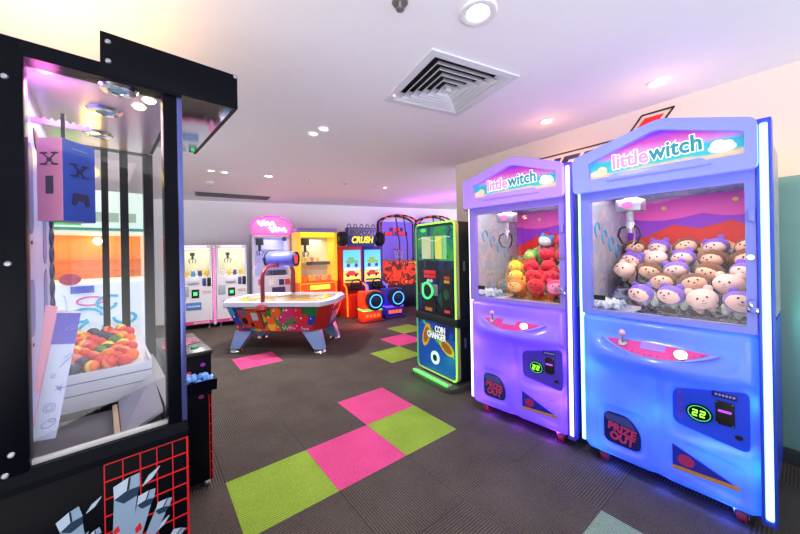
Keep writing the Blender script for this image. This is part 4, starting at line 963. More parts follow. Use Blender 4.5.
# arched pole and scoreboard
pm = mat('pole_red', sr(130, 30, 36), .3)
m = MB(); yN, zT = -.52, 1.19
pts = [(-.13, yN-.02, .60), (-.13, yN, .70), (-.13, yN, 1.02)]+[(-.13, yN+.20-.20*cos(a), 1.02+.17*sin(a)) for a in [j*pi/12 for j in range(1, 7)]]+[(-.13, .0, 1.19), (-.13, .32, 1.19)]+[(-.13, .32+.20*sin(a), 1.02+.17*cos(a)) for a in [j*pi/12 for j in range(1, 7)]]+[(-.13, .52, .70), (-.13, .54, .60)]
m.tube(pts, .028, 12); m.build('pole', pm, t)
m = MB(); m.lathe([(0, 0), (.085, 0), (.10, .03), (.08, .07), (.03, .09), (0, .09)], Matrix.Translation((-.13, -.545, .595))); m.build('pole_bracket', pm, t)
scm = mat('score_lilac', sr(92, 98, 216), .3)
m = MB(); m.lathe([(0, -.22), (.09, -.22), (.115, -.19), (.125, -.10), (.13, 0), (.125, .10), (.115, .19), (.09, .22), (0, .22)], Matrix.Translation((-.09, .0, 1.29)) @ Matrix.Rotation(pi/2, 4, 'Y') , 24); sc = m.build('scoreboard', scm, t)
for s in (-1, 1):
    m = MB(); m.lathe([(.085, .22), (.11, .24), (.115, .22), (.10, .20)], Matrix.Translation((-.09, 0, 1.29)) @ Matrix.Rotation(s*pi/2, 4, 'Y'), 20); m.build('display_hood', blackm, sc)
    m = MB(); m.box(.215, .226, -.05, .05, -.06, .06, M=Matrix.Translation((-.09, 0, 1.29)) @ (Matrix.Identity(4) if s > 0 else Matrix.Rotation(pi, 4, 'Z'))); m.build('score_display', neon('score_red', sr(230, 40, 36), 1.2), sc)
for s in (-1,):
    m = MB(); m.sph((-.345, .0, 1.31), (.06, .06, .05), 12); m.build('speaker_horn', scm, sc)
lamp('POINT', (-.02, 0, 1.05), 1.5, sr(200, 190, 255), .06, parent=t)
TB = Matrix.Translation((-1.72, 4.9, 0)) @ Matrix.Rotation(RAD(-4.5), 4, 'Z')
for nm, x, y in (('left', -.54, -.26), ('right', .56, .10)):
    p = TB @ Vector((x, y, .7161 if False else .6905))
    s = thing('air_hockey_striker', 'yellow air hockey striker at the %s end of the air hockey table' % nm, 'striker', tuple(p))
    ym = mat('striker_yellow', sr(240, 214, 40), .35)
    m = MB(); m.lathe([(0, 0), (.05, 0), (.052, .012), (.046, .022), (.0, .022)]); m.build('base', ym, s)
    m = MB(); m.lathe([(.022, .0225), (.018, .035), (.02, .055), (.012, .064), (0, .066)]); m.build('grip', ym, s)

# ================================================================ machines along the back wall
# two white claw machines
def white_claw(ox, oy, label, seed, wdt=.52):
    t = thing('claw_machine', label, 'claw machine', (ox, oy, 0), 28)
    wm = mat('small_cabinet_white', sr(228, 228, 238), .35)
    lc = MB().box(.0, wdt, .0, .50, .09, .97, .008).build('lower_cabinet', wm, t)
    MB().box(.0, wdt, -.012, .0, .10, .155).build('pink_band', mat('band_pink', sr(214, 70, 150), .4), t)
    for q in range(9): MB().box(wdt*.42+.028*q, wdt*.42+.028*q+.018, -.0135, -.012, .115, .140).build('band_mark', wm, t)
    for x in (.0, wdt-.04): MB().box(x, x+.04, .0, .50, .97, 1.50).build('corner_post', wm, t)
    MB().box(.04, wdt-.04, .47, .49, .97, 1.50).build('rear_panel', mat('yellowish_rear', sr(216, 214, 180), .5), t)
    MB().box(.0, wdt, .0, .50, 1.50, 1.565, .01).build('roof', wm, t)
    MB().box(.08, wdt-.08, -.005, .0, 1.515, 1.55).build('roof_sign', neon('roof_sign_pink', sr(255, 200, 226), 1.1), t)
    MB().box(.03, wdt-.03, .004, .01, .97, 1.50).build('window_pane', glass, t)
    MB().box(.05, wdt-.05, .05, .44, 1.488, 1.499).build('lamp_panel', neon('small_chamber_lamp', sr(255, 255, 246), 1.2), t)
    lamp('AREA', (wdt/2, .2, 1.47), 2.0, sr(255, 252, 240), .4, parent=t)
    m = MB(); m.box(wdt*.30, wdt*.44, .2, .3, 1.36, 1.42).cyl((wdt*.37, .25, 1.30), (wdt*.37, .25, 1.37), .02)
    cl = m.build('claw', blackm, t)
    for k in range(3):
        a = RAD(90+120*k); MB().tube([(wdt*.37+.02*cos(a), .25+.02*sin(a), 1.31), (wdt*.37+.07*cos(a), .25+.07*sin(a), 1.28), (wdt*.37+.05*cos(a), .25+.05*sin(a), 1.22)], .008, 6).build('claw_prong', blackm, cl)
    # panel, coin mech, door
    MB().box(.16, .32, -.06, .0, .86, .92, .006).build('control_shelf', wm, t)
    MB().box(.365, .425, -.012, .0, .80, .94, .004).build('coin_mech', mat('mech_blue', sr(60, 80, 140), .3), t)
    MB().box(.44, .50, -.012, .0, .79, .95, .004).build('bill_slot', blackm, t)
    pd = MB().box(.19, .31, -.010, .0, .58, .74, .006).build('display', blackm, t)
    MB().box(.22, .28, -.014, -.009, .63, .69).build('display_glow', neon('small_green', sr(70, 220, 120), 1.5), pd)
    MB().box(.02, .15, -.008, .0, .62, .80, .006).build('prize_hatch', mat('hatch_grey', sr(170, 186, 200), .3) , t)
    nt = MB().box(.10, .34, -.006, .0, .36, .50, .004).build('blue_label', mat('label_blue', sr(70, 130, 200), .4), t)
    for q in range(6): MB().box(.125+.034*q, .15+.034*q, -.0075, -.006, .415, .445).build('label_mark', wm, nt)
    if seed == 1: MB().box(.0, .10, -.006, .0, .55, .66).build('pink_label', mat('label_pink', sr(220, 110, 160), .4), t)
    for z in (.92, .73, .70): MB().box(.36, .50, -.004, .0, z-.008-.03, z-.03).build('print_line', mat('print_red_small', sr(170, 60, 80), .5), t)
    for x in (.06, wdt-.06):
        for y in (.06, .44):
            m = MB(); m.cyl((x, y, .0), (x, y, .015), .03); m.cyl((x, y, .015), (x, y, .09), .011); m.build('foot', steel, t)
    # small prizes
    rn = random.Random(seed); B = Matrix.Translation((ox, oy, 0)) @ Matrix.Rotation(RAD(28), 4, 'Z')
    cols = ['yellow', 'yellow', 'blue', 'yellow', 'navy', 'white'] if seed == 1 else ['white', 'blue', 'yellow', 'brown', 'navy', 'red', 'yellow']
    pc = {'yellow': sr(246, 196, 30), 'blue': sr(70, 150, 210), 'navy': sr(40, 60, 120), 'white': sr(230, 226, 220), 'brown': sr(150, 90, 50), 'red': sr(206, 60, 50)}
    for row in range(2):
        for c in range(4):
            k = cols[(c*2+row*3) % len(cols)]; r = .058
            o = plush('small', k, pc[k], r); o.matrix_world = B @ Matrix.Translation((.10+.108*c, .12+.14*row, .972+r*.99)) @ Matrix.Rotation(rn.uniform(-.6, .6), 4, 'Z')
            o['label'] = '%s plush toy, %s from left in %s row of the %s white claw machine' % (k, ORD[c], ('front', 'rear')[row], ('left', 'right')[seed-1]); o['category'] = 'plush toy'; o['group'] = 'small plush toys in the white claw machines'
    return t
def plush(kind, key, col, r, ear=True):      # a small soft animal: body, head, ears, eyes
    P_ = PL.get((kind, key))
    if P_ is None:
        fm = mat('fur_'+key, col, .9, bump=.5, bscale=240, sheen=.3)
        m = MB(); m.sph((0, 0, -.35*r), (.62*r, .55*r, .6*r), 12)
        for s in (-1, 1): m.sph((s*.55*r, -.2*r, -.2*r), (.22*r, .3*r, .22*r), 8); m.sph((s*.35*r, -.4*r, -.72*r), (.24*r, .34*r, .22*r), 8)
        b = m.mesh('body', fm); m = MB(); m.sph((0, -.06*r, .35*r), (.58*r, .55*r, .52*r), 14); h = m.mesh('head', fm)
        m = MB(); m.sph((0, 0, 0), (.2*r, .14*r, .2*r), 8); e = m.mesh('ear', fm)
        m = MB(); m.sph((0, 0, 0), .07*r, 6); y = m.mesh('eye', blackm)
        P_ = PL[(kind, key)] = (b, h, e, y)
    o = bpy.data.objects.new('plush_toy', None); COL.objects.link(o)
    def part(nm, me, loc=(0, 0, 0)):
        c = bpy.data.objects.new(nm, me); COL.objects.link(c); c.parent = o; c.location = loc; return c
    part('body', P_[0]); h = part('head', P_[1])
    for s in (-1, 1): part('ear', P_[2], (s*.42*r, 0, .78*r)); part('eye', P_[3], (s*.2*r, -.56*r, .42*r))
    return o
PL = {}
white_claw(-3.906-.11*cos(RAD(28)), 5.846-.11*sin(RAD(28)), 'white claw machine with yellow toys, left of the pair by the far wall', 1)
white_claw(-3.906+.48*cos(RAD(28)), 5.846+.48*sin(RAD(28)), 'white claw machine with mixed toys, right of the pair by the far wall', 2)
B = Matrix.Translation((-3.906, 5.846, 0)) @ Matrix.Rotation(RAD(28), 4, 'Z')
t = thing('light_pillar', 'narrow pink striped light pillar between the two white claw machines', 'light pillar', tuple(B @ Vector((.418, .02, 0))), 28)
MB().box(.0, .055, .0, .40, .06, 1.56, .006).build('casing', white, t)
for k in range(30): MB().box(.008, .047, -.006, .0, .12+.047*k, .12+.047*k+.028).build('light_bar', neon('pillar_pink', sr(236, 80, 170), 1.1), t)
MB().box(.005, .05, .02, .38, .0, .06).build('plinth', blackm, t)

# pink neon claw machine
t = thing('claw_machine', 'tall claw machine with glowing pink neon sign, behind the air hockey table', 'claw machine', (-2.97, 6.45, 0), 31)
wm = MATS['small_cabinet_white']; lil = mat('lilac_panel', sr(206, 206, 232), .35)
MB().box(.0, .74, .0, .48, .05, .92, .008).build('lower_cabinet', lil, t)
for x in (.0, .70): MB().box(x, x+.04, .0, .48, .92, 1.77).build('corner_post', wm, t)
MB().box(.04, .70, .46, .48, .92, 1.77).build('rear_panel', mat('rear_lilac', sr(176, 176, 226), .4, 0, sr(170, 170, 240), .25), t)
MB().box(.0, .74, .0, .48, 1.72, 1.78).build('roof', wm, t)
MB().box(.04, .70, .005, .011, .92, 1.72).build('window_pane', glass, t)
tpo = [(.01, 1.78), (-.02, 1.96), (.07, 2.08), (.20, 2.10), (.24, 2.14), (.52, 2.14), (.56, 2.10), (.68, 2.08), (.765, 1.96), (.73, 1.78)]
sg = MB().prism(tpo, 'y', -.02, .14).build('sign_box', mat('sign_pink', sr(232, 150, 206), .35, 0, sr(240, 120, 200), .5), t)
m = MB(); m.tube([(x, -.028, z) for x, z in tpo], .013, 8, True); m.build('neon_outline', neon('neon_pink', sr(255, 50, 160), 2.2), sg)
pw = neon('neon_letter', sr(255, 236, 250), 4)
for x0, z0, n in ((.10, 1.99, 15), (.32, 1.87, 15)):
    m = MB(); m.tube([(x0+.024*j, -.03, z0+.045*sin(j*1.7)+(.035 if j % 5 == 0 else 0)) for j in range(n)], .018, 6); m.build('neon_script', pw, sg)
m = MB(); m.prism(circ(.62, 1.68, .045), 'y', -.012, .0); m.build('round_badge', mat('badge_blue3', sr(50, 110, 190), .4), t)
lamp('AREA', (.37, .24, 1.69), 2.6, sr(240, 236, 255), .4, parent=t)
m = MB(); m.box(.10, .24, .18, .30, 1.56, 1.70).cyl((.17, .24, 1.44), (.17, .24, 1.56), .03); cl = m.build('claw', blackm, t)
for k in range(3):
    a = RAD(90+120*k); MB().tube([(.17+.02*cos(a), .24+.02*sin(a), 1.46), (.17+.08*cos(a), .24+.08*sin(a), 1.42), (.17+.05*cos(a), .24+.05*sin(a), 1.34)], .009, 6).build('claw_prong', blackm, cl)
for z in (1.46, 1.20): MB().box(.30, .70, .36, .46, z, z+.02).build('shelf', wm, t)
MB().box(.30, .66, .1, .4, .93, 1.02).build('prize_ledge', mat('ledge_dark', sr(60, 50, 80), .4), t)
for x, z, c in ((.10, .80, sr(220, 90, 150)), (.30, .78, sr(240, 230, 240)), (.50, .78, sr(40, 50, 110)), (.62, .78, sr(200, 60, 90))): MB().box(x, x+.1, -.01, 0, z-.06, z+.06).build('panel_label', mat('pnl%d' % int(x*100), c, .4), t)
MB().box(.36, .62, -.012, .0, .50, .68).build('prize_hatch', mat('hatch_dark', sr(70, 60, 110), .3), t)
for x in (.08, .66):
    for y in (.06, .42):
        m = MB(); m.cyl((x, y, 0), (x, y, .05), .03); m.build('foot', steel, t)
# yellow claw machine
t = thing('claw_machine', 'yellow lit claw machine with orange cabinet and yellow toys, beside the racing game', 'claw machine', (-2.04, 6.4, 0), 33)
ye = mat('yellow_frame', sr(250, 190, 20), .35, 0, sr(255, 180, 10), .55); org = mat('orange_cabinet', sr(226, 90, 20), .4, 0, sr(230, 80, 10), .22)
lc = MB().box(.0, .83, .0, .45, .05, .78, .01).build('lower_cabinet', org, t)
m = MB(); m.tube([(x, -.012, z) for x, z in ((.04, .12), (.79, .12), (.79, .75), (.04, .75))], .012, 8, True); m.build('neon_outline', neon('neon_orange', sr(255, 120, 20), 2.4), lc)
MB().box(.24, .66, -.012, .0, .62, .715, .004).build('lit_sign', neon('sign_yellow', sr(255, 190, 60), 2.0), lc)
MB().box(.20, .64, -.01, .0, .25, .52, .01).build('prize_hatch', mat('hatch_brown', sr(90, 40, 20), .4), lc)
for x in (.0, .77): MB().box(x, x+.06, .0, .45, .78, 1.80).build('corner_post', ye, t)
MB().box(.06, .77, .43, .45, .78, 1.80).build('rear_panel', mat('rear_mint', sr(196, 220, 212), .5), t)
MB().box(.06, .77, -.0, .03, 1.70, 1.80).build('header', neon('header_yellow', sr(255, 206, 20), 1.3), t)
MB().box(.0, .83, -.01, .45, 1.80, 1.885, .01).build('roof', mat('roof_lilac', sr(132, 120, 190), .4), t)
MB().box(.05, .78, .005, .011, .80, 1.70).build('window_pane', glass, t)
m = MB(); m.box(.14, .28, .15, .27, 1.54, 1.68).cyl((.21, .21, 1.40), (.21, .21, 1.54), .025); cl = m.build('claw', blackm, t)
for k in range(3):
    a = RAD(90+120*k); MB().tube([(.21+.02*cos(a), .21+.02*sin(a), 1.42), (.21+.07*cos(a), .21+.07*sin(a), 1.38), (.21+.05*cos(a), .21+.05*sin(a), 1.30)], .009, 6).build('claw_prong', blackm, cl)
sh = MB().box(.06, .77, .28, .43, 1.16, 1.18).build('shelf', wm, t)
MB().box(.25, .77, .26, .28, 1.12, 1.19).build('shelf_lip', mat('lip_dark', sr(60, 60, 70), .4), t)
lamp('AREA', (.42, .2, 1.67), 3.6, sr(255, 240, 200), .4, parent=t)
for x in (.08, .75):
    for y in (.06, .39):
        m = MB(); m.cyl((x, y, 0), (x, y, .05), .03); m.build('foot', steel, t)
B = Matrix.Translation((-2.04, 6.4, 0)) @ Matrix.Rotation(RAD(33), 4, 'Z')
for row in range(2):
    for c in range(5):
        k = ['orange', 'yellow'][(c+row) % 2]; r = .064
        o = plush('mid', k, {'orange': sr(240, 130, 20), 'yellow': sr(246, 196, 30)}[k], r)
        o.matrix_world = B @ Matrix.Translation((.145+.135*c, .10+.14*row, .785+r)) @ Matrix.Rotation(.3*c-.6, 4, 'Z')
        tag(o, '%s plush toy, %s from left in %s row of the yellow claw machine' % (k, ORD[c], ('front', 'rear')[row]), 'plush toy', 'toys in the yellow claw machine')
for c in range(4):
    k = ['yellow', 'yellow', 'orange', 'yellow'][c]; r = .052
    o = plush('shelf', k, {'orange': sr(240, 130, 20), 'yellow': sr(246, 196, 30)}[k], r)
    o.matrix_world = B @ Matrix.Translation((.15+.125*c, .35, 1.182+r))
    tag(o, '%s plush toy, %s from left on the shelf of the yellow claw machine' % (k, ORD[c]), 'plush toy', 'toys in the yellow claw machine')

# ================================================================ racing game
t = thing('racing_game', 'twin screen racing arcade game with monster truck tyres beside its sign', 'arcade racing game', (-1.24, 6.8, 0), 30)
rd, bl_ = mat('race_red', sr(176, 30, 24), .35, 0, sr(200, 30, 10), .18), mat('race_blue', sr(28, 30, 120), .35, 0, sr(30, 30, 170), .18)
MB().box(.0, .50, .06, .36, .0, 1.50, .01).build('cabinet', rd, t); MB().box(.505, 1.0, .06, .36, .0, 1.50, .01).build('cabinet', bl_, t)
scr = artmat('race_screen', [sr(90, 200, 240), sr(120, 220, 250), sr(240, 240, 250), sr(250, 210, 90), sr(90, 160, 120)], 6, .9)
sgr = gradmat('race_screen_sky', [(0, sr(250, 200, 80)), (.25, sr(250, 220, 120)), (.35, sr(120, 200, 120)), (.45, sr(110, 210, 245)), (1, sr(80, 180, 240))], 'Z', .72, 1.42, 1.0)
tyre = mat('tyre_rubber', sr(20, 20, 24), .7)
for k, x0 in enumerate((.055, .545)):
    s = MB().box(x0, x0+.39, .03, .06, .72, 1.425, .004).build('screen', sgr, t)
    m = MB(); cx = x0+.195
    m.prism(rpoly([(cx-.14, 1.13), (cx+.14, 1.13), (cx+.15, 1.20), (cx+.06, 1.21), (cx+.03, 1.28), (cx-.08, 1.28), (cx-.10, 1.21), (cx-.15, 1.20)], .015), 'y', .026, .03); m.build('truck_picture', neon('truck_green%d' % k, (sr(90, 170, 120), sr(120, 180, 90))[k], .8), s)
    for sx in (-.09, .09):
        m = MB(); m.prism(circ(cx+sx, 1.09, .042), 'y', .024, .029); m.build('wheel_picture', neon('wheel_violet', sr(80, 60, 150), .7), s)
    m = MB(); m.prism(rpoly([(cx-.16, .87), (cx+.14, .87), (cx+.15, .92), (cx+.07, .93), (cx+.03, .975), (cx-.08, .975), (cx-.12, .93), (cx-.16, .92)], .012), 'y', .026, .03); m.build('car_picture', neon('car_red', sr(200, 50, 50), .8), s)
    for sx in (-.10, .08):
        m = MB(); m.prism(circ(cx+sx, .87, .03), 'y', .024, .029); m.build('wheel_picture', neon('wheel_black', sr(30, 30, 40), .3), s)
    m = MB(); m.prism(rpoly([(cx-.18, .985), (cx+.17, .985), (cx+.17, 1.03), (cx-.18, 1.03)], .01), 'y', .026, .03); m.build('title_picture', neon('screen_white', sr(220, 230, 240), .8), s)
    MB().box(x0+.02, x0+.37, .026, .03, .745, .79).build('caption_bar', neon('caption_dark', sr(70, 120, 90), .6), s)
    w = thing if False else None
    m = MB(); m.box(cx-.17, cx+.17, -.12, .06, .56, .68, .02); db = m.build('dashboard', mat('dash_black', sr(26, 22, 34), .4), t)
    m = MB(); m.tube([(cx+.11*cos(a), -.16-.03*sin(a), .70+.10*sin(a)) for a in [j*pi/10 for j in range(20)]], .014, 8, True); m.tube([(cx-.10, -.16, .70), (cx+.10, -.16, .70)], .012, 6); m.cyl((cx, -.16, .70), (cx, -.10, .66), .02); m.build('steering_wheel', blackm, db)
    m = MB()
    for sd in (0, 1): m.tube([(x0-.02+.43*sd, -.02, .70), (x0-.03+.45*sd, -.18, .64), (x0-.03+.45*sd, -.24, .40), (x0-.02+.43*sd, -.22, .05)], .016, 8)
    m.build('side_neon', neon(('neon_race_orange', 'neon_race_blue')[k], (sr(255, 110, 20), sr(60, 90, 255))[k], 2.0), t)
    MB().box(x0-.035, x0+.42, -.22, .06, .0, .50, .02).build('foot_well', (rd, bl_)[k], t)
sgn = MB().box(.16, .86, .06, .22, 1.56, 1.92, .02).box(.20, .82, .1, .2, 1.5, 1.56).build('sign_board', mat('race_sign', sr(26, 40, 110), .35, 0, sr(30, 50, 150), .3), t)
MB().box(.18, .84, .045, .058, 1.74, 1.90, .006).build('sign_panel', mat('sign_steel', sr(120, 130, 150), .35, .5), sgn)
text('sign_lettering', 'BIGFOOT', mat('sign_purple', sr(84, 40, 110), .4), sgn, .15, (.51, .042, 1.80), ext=.003, bold=.004, sx=.95)
text('sign_lettering', 'CRUSH', neon('sign_yellow2', sr(250, 220, 30), 1.1), sgn, .20, (.50, .05, 1.64), ext=.006, bold=.006, shear=.2, sx=.8)
for k in range(5):
    x = .22+.145*k; m = MB(); m.tube([(x-.035, .10, 1.92)]+[(x-.035*cos(a), .10, 1.95+.045*sin(a)) for a in [j*pi/6 for j in range(7)]]+[(x+.035, .10, 1.92)], .010, 6); m.build('sign_hoop', mat('hoop_metal', sr(110, 110, 150), .3, .7), sgn)
for x in (.055, .945):
    m = MB(); Mt = Matrix.Translation((x, .10, 1.67)) @ Matrix.Rotation(pi/2, 4, 'Y')
    m.lathe([(.06, -.085), (.12, -.09), (.145, -.07), (.15, 0), (.145, .07), (.12, .09), (.06, .085)], Mt, 20); ty = m.build('sign_tyre', tyre, t)
    m = MB(); m.lathe([(0, -.07), (.04, -.075), (.062, -.08), (.062, .08), (.04, .075), (0, .07)], Mt, 16); m.build('green_rim', neon('rim_green', sr(30, 130, 70), .5), ty)
    m = MB()
    for j in range(3): m.tube([(x-.03+.03*j, .10+.153*cos(a), 1.67+.153*sin(a)) for a in [q*pi/8 for q in range(16)]], .006, 5, True)
    m.build('tread', tyre, ty)
def race_seat(x, y, key, label):
    s = thing('ride_on_racer', label, 'arcade seat', (x, y, 0), 30)
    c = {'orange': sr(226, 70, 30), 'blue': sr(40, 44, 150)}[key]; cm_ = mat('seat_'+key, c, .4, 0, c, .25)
    MB().box(-.24, .24, -.13, .24, .0, .045, .008).build('plinth', mat('plinth_red', sr(120, 40, 40), .4) if key == 'orange' else mat('plinth_blue', sr(50, 40, 110), .4), s)
    b = MB().box(-.20, .20, -.10, .20, .045, .24, .02).build('base', cm_, s)
    for q in range(4): MB().box(-.15+.08*q, -.095+.08*q, -.108, -.10, .10, .16).build('red_lamp', neon('seat_lamp', sr(255, 70, 30), 3), b)
    MB().box(-.205, .205, -.104, .19, .225, .245).build('light_band', neon('band_'+key, sr(60, 220, 110) if key == 'orange' else sr(120, 70, 255), 1.6), b)
    MB().box(-.21, .21, -.06, .20, .246, .60, .04).build('seat_shell', cm_, s)
    MB().box(-.17, .17, .20, .28, .25, .34, .02).build('seat_pad', blackm, s)
    Mt = Matrix.Translation((.03, -.11, .42)) @ Matrix.Rotation(pi/2, 4, 'X')
    m = MB(); m.lathe([(.10, -.05), (.15, -.055), (.185, -.03), (.19, .0), (.185, .06), (.15, .075), (.10, .07)], Mt, 24); ty = m.build('tyre', tyre, s)
    m = MB(); m.tube([(.03+.125*cos(a), -.19, .42+.125*sin(a)) for a in [j*pi/14 for j in range(28)]], .010, 8, True); m.build('light_ring', neon('ring_blue', sr(60, 150, 255), 2.6), ty)
    m = MB(); m.lathe([(0, .05), (.06, .055), (.11, .045), (.11, -.05), (0, -.05)], Mt, 20); m.build('hub', mat('hub_dark', sr(30, 40, 70), .3), ty)
    return s
race_seat(-.60, 6.36, 'orange', 'orange tyre backed ride-on seat with blue light ring at the left racing screen')
race_seat(-.17, 6.76, 'blue', 'blue tyre backed ride-on seat with blue light ring at the right racing screen')
lamp('POINT', (-.75, 6.05, .22), 9, sr(255, 60, 20), .1); lamp('POINT', (-.95, 6.55, .9), 4, sr(255, 70, 30), .1); lamp('POINT', (-.30, 6.45, .3), 3, sr(70, 60, 255), .1)  # free-standing lights without fixtures, added for the coloured glow around the seats

# ================================================================ basketball hoops
def hoop(x, y, label):
    t = thing('basketball_game', label, 'arcade basketball game', (x, y, 0), 21)
    fr = mat('hoop_frame', sr(26, 22, 30), .45); seg = mat('hoop_red', sr(226, 60, 30), .4, 0, sr(230, 50, 20), .5)
    arc = lambda yy, n=20: [(.49+.47*cos(pi-pi*i/n), yy, 2.07+.20*sin(pi*i/n)) for i in range(n+1)]
    for yy in (.0, .28):
        A = [(.02, yy, .0)]+arc(yy)+[(.96, yy, .0)]
        m = MB(); m.tube(A, .022, 8); m.build('hoop_frame', fr, t)
    for i in range(0, 20, 3):
        a = arc(.0); m = MB(); m.tube(a[i+1:i+3], .026, 8); m.build('red_segment', seg, t)
    for k in range(14):
        z = 1.95-.07*k
        m = MB(); m.box(.008, .032, -.026, -.02, z, z+.035); m.build('side_marker', seg, t)
    for xx in (.49, .70): 
        m = MB(); m.tube([(xx-.1, .0, 2.26 if xx < .6 else 2.24), (xx, .02, 1.6), (xx, .02, 1.0)], .014, 6); m.build('cage_bar', fr, t)
    bb = MB().box(.06, .92, .22, .25, 1.18, 2.12).build('backboard', mat('backboard_purple', sr(110, 96, 200), .4, 0, sr(120, 100, 230), .4), t)
    rdm = neon('scoreboard_red', sr(240, 30, 40), 1.3)
    for x0, x1, z in ((.30, .66, 1.93), (.16, .40, 1.82), (.44, .78, 1.82)):
        sb = MB().box(x0, x1, .20, .22, z-.045, z+.045).build('score_panel', mat('score_black', sr(60, 16, 20), .3), bb)
        text('score_digits', '88 88', rdm, sb, .10, ((x0+x1)/2, .196, z), ext=.002, bold=.004, sx=.8)
    m = MB(); m.tube([(.49+.13*cos(a), .08+.13*sin(a), 1.42) for a in [j*pi/10 for j in range(20)]], .012, 8, True); m.build('rim', mat('rim_orange', sr(230, 90, 30), .35), t)
    m = MB()
    for j in range(10):
        a = j*pi/5; m.tube([(.49+.13*cos(a), .08+.13*sin(a), 1.42), (.49+.10*cos(a+.3), .08+.10*sin(a+.3), 1.30), (.49+.08*cos(a), .08+.08*sin(a), 1.20)], .004, 4)
    m.build('net', white, t)
    MB().box(.04, .94, .02, .10, .55, 1.14).build('lower_picture', artmat('ball_art', [sr(190, 20, 20), sr(230, 60, 20), sr(90, 10, 16), sr(250, 130, 40)], 5, .55), t)
    MB().box(.0, .98, -.02, .28, .0, .55, .01).build('base_cabinet', mat('base_navy', sr(20, 18, 50), .4), t)
    return t
hoop(-.46, 7.74, 'caged basketball game with red lit lower panel, next to the racing game')
hoop(-.46+1.02*cos(RAD(21)), 7.74+1.02*sin(RAD(21)), 'caged basketball game rising behind the coin changer')
lamp('POINT', (.5, 7.2, 2.2), 12, sr(190, 80, 255), .15); lamp('POINT', (1.2, 6.6, 1.9), 18, sr(230, 90, 255), .2); lamp('POINT', (.1, 7.4, .8), 3, sr(255, 40, 20), .1)
# ================================================================ plush toys in the two big claw machines
def doll(kind, r):
    if kind in DP: return DP[kind]
    K = {  # fur, face, accent, ears
        'lavender': (sr(128, 88, 200), sr(244, 200, 184), sr(40, 150, 60), 'round'),
        'brown': (sr(112, 62, 24), sr(244, 190, 156), sr(240, 190, 40), 'floppy'),
        'cream': (sr(244, 204, 188), sr(244, 204, 188), sr(150, 112, 214), 'round'),
        'red': (sr(226, 26, 44), sr(206, 20, 40), sr(40, 70, 190), 'round'),
        'blue': (sr(60, 150, 210), sr(226, 238, 246), sr(220, 30, 40), 'round'),
        'yellow': (sr(250, 206, 40), sr(250, 214, 120), sr(40, 60, 140), 'floppy'),
        'green': (sr(90, 180, 70), sr(190, 226, 120), sr(240, 120, 40), 'round'),
        'orange': (sr(240, 120, 30), sr(250, 190, 110), sr(200, 30, 40), 'floppy'),
        'pink': (sr(236, 60, 120), sr(250, 150, 180), sr(60, 170, 170), 'round'),
    }[kind]
    fur, face, acc = mat('doll_fur_'+kind, K[0], .9, bump=.4, bscale=260, sheen=.25), mat('doll_face_'+kind, K[1], .85, bump=.25, bscale=260, sheen=.2), mat('doll_scarf_'+kind, K[2], .85, bump=.3, bscale=200)
    m = MB(); m.sph((0, .0, -.52*r), (.44*r, .40*r, .40*r), 14)
    for s in (-1, 1): m.sph((s*.37*r, -.22*r, -.45*r), (.18*r, .26*r, .18*r), 10, Matrix.Rotation(s*.5, 4, 'Z')); m.sph((s*.26*r, -.36*r, -.74*r), (.20*r, .30*r, .20*r), 10)
    body = m.mesh('body', fur if kind != 'lavender' else mat('doll_suit', sr(214, 226, 214), .85, bump=.3))
    m = MB(); m.sph((0, 0, .22*r), (.70*r, .62*r, .58*r), 20); head = m.mesh('head', fur)
    m = MB(); m.sph((0, -.14*r, .17*r), (.635*r, .545*r, .50*r), 18); fc = m.mesh('face', face)
    m = MB(); m.sph((0, 0, 0), (.22*r, .12*r, .22*r) if K[3] == 'round' else (.15*r, .14*r, .34*r), 12); ear = m.mesh('ear', fur)
    m = MB(); m.sph((0, 0, 0), (.062*r, .03*r, .085*r), 10); eye = m.mesh('eye', mat('doll_eye', sr(24, 20, 24), .2))
    m = MB(); m.sph((0, 0, 0), (.075*r, .05*r, .055*r), 8); nose = m.mesh('nose', mat('doll_nose_'+kind, tuple(c*.55 for c in K[0][:3])+(1,), .5))
    m = MB(); m.tube([(.15*r*cos(a), -.62*r-.02*r*abs(sin(a)), .06*r+.07*r*sin(a)) for a in [pi+.3+j*(pi-.6)/8 for j in range(9)]], .014*r, 5); mouth = m.mesh('mouth', mat('doll_eye', sr(24, 20, 24), .2))
    m = MB(); m.tube([(.36*r*cos(a), .34*r*sin(a)-.03*r, -.24*r) for a in [j*pi/8 for j in range(16)]], .085*r, 6, True); scarf = m.mesh('scarf', acc)
    DP[kind] = (body, head, fc, ear, eye, nose, mouth, scarf, K[3]); return DP[kind]
DP = {}; rn_ = random.Random(77)
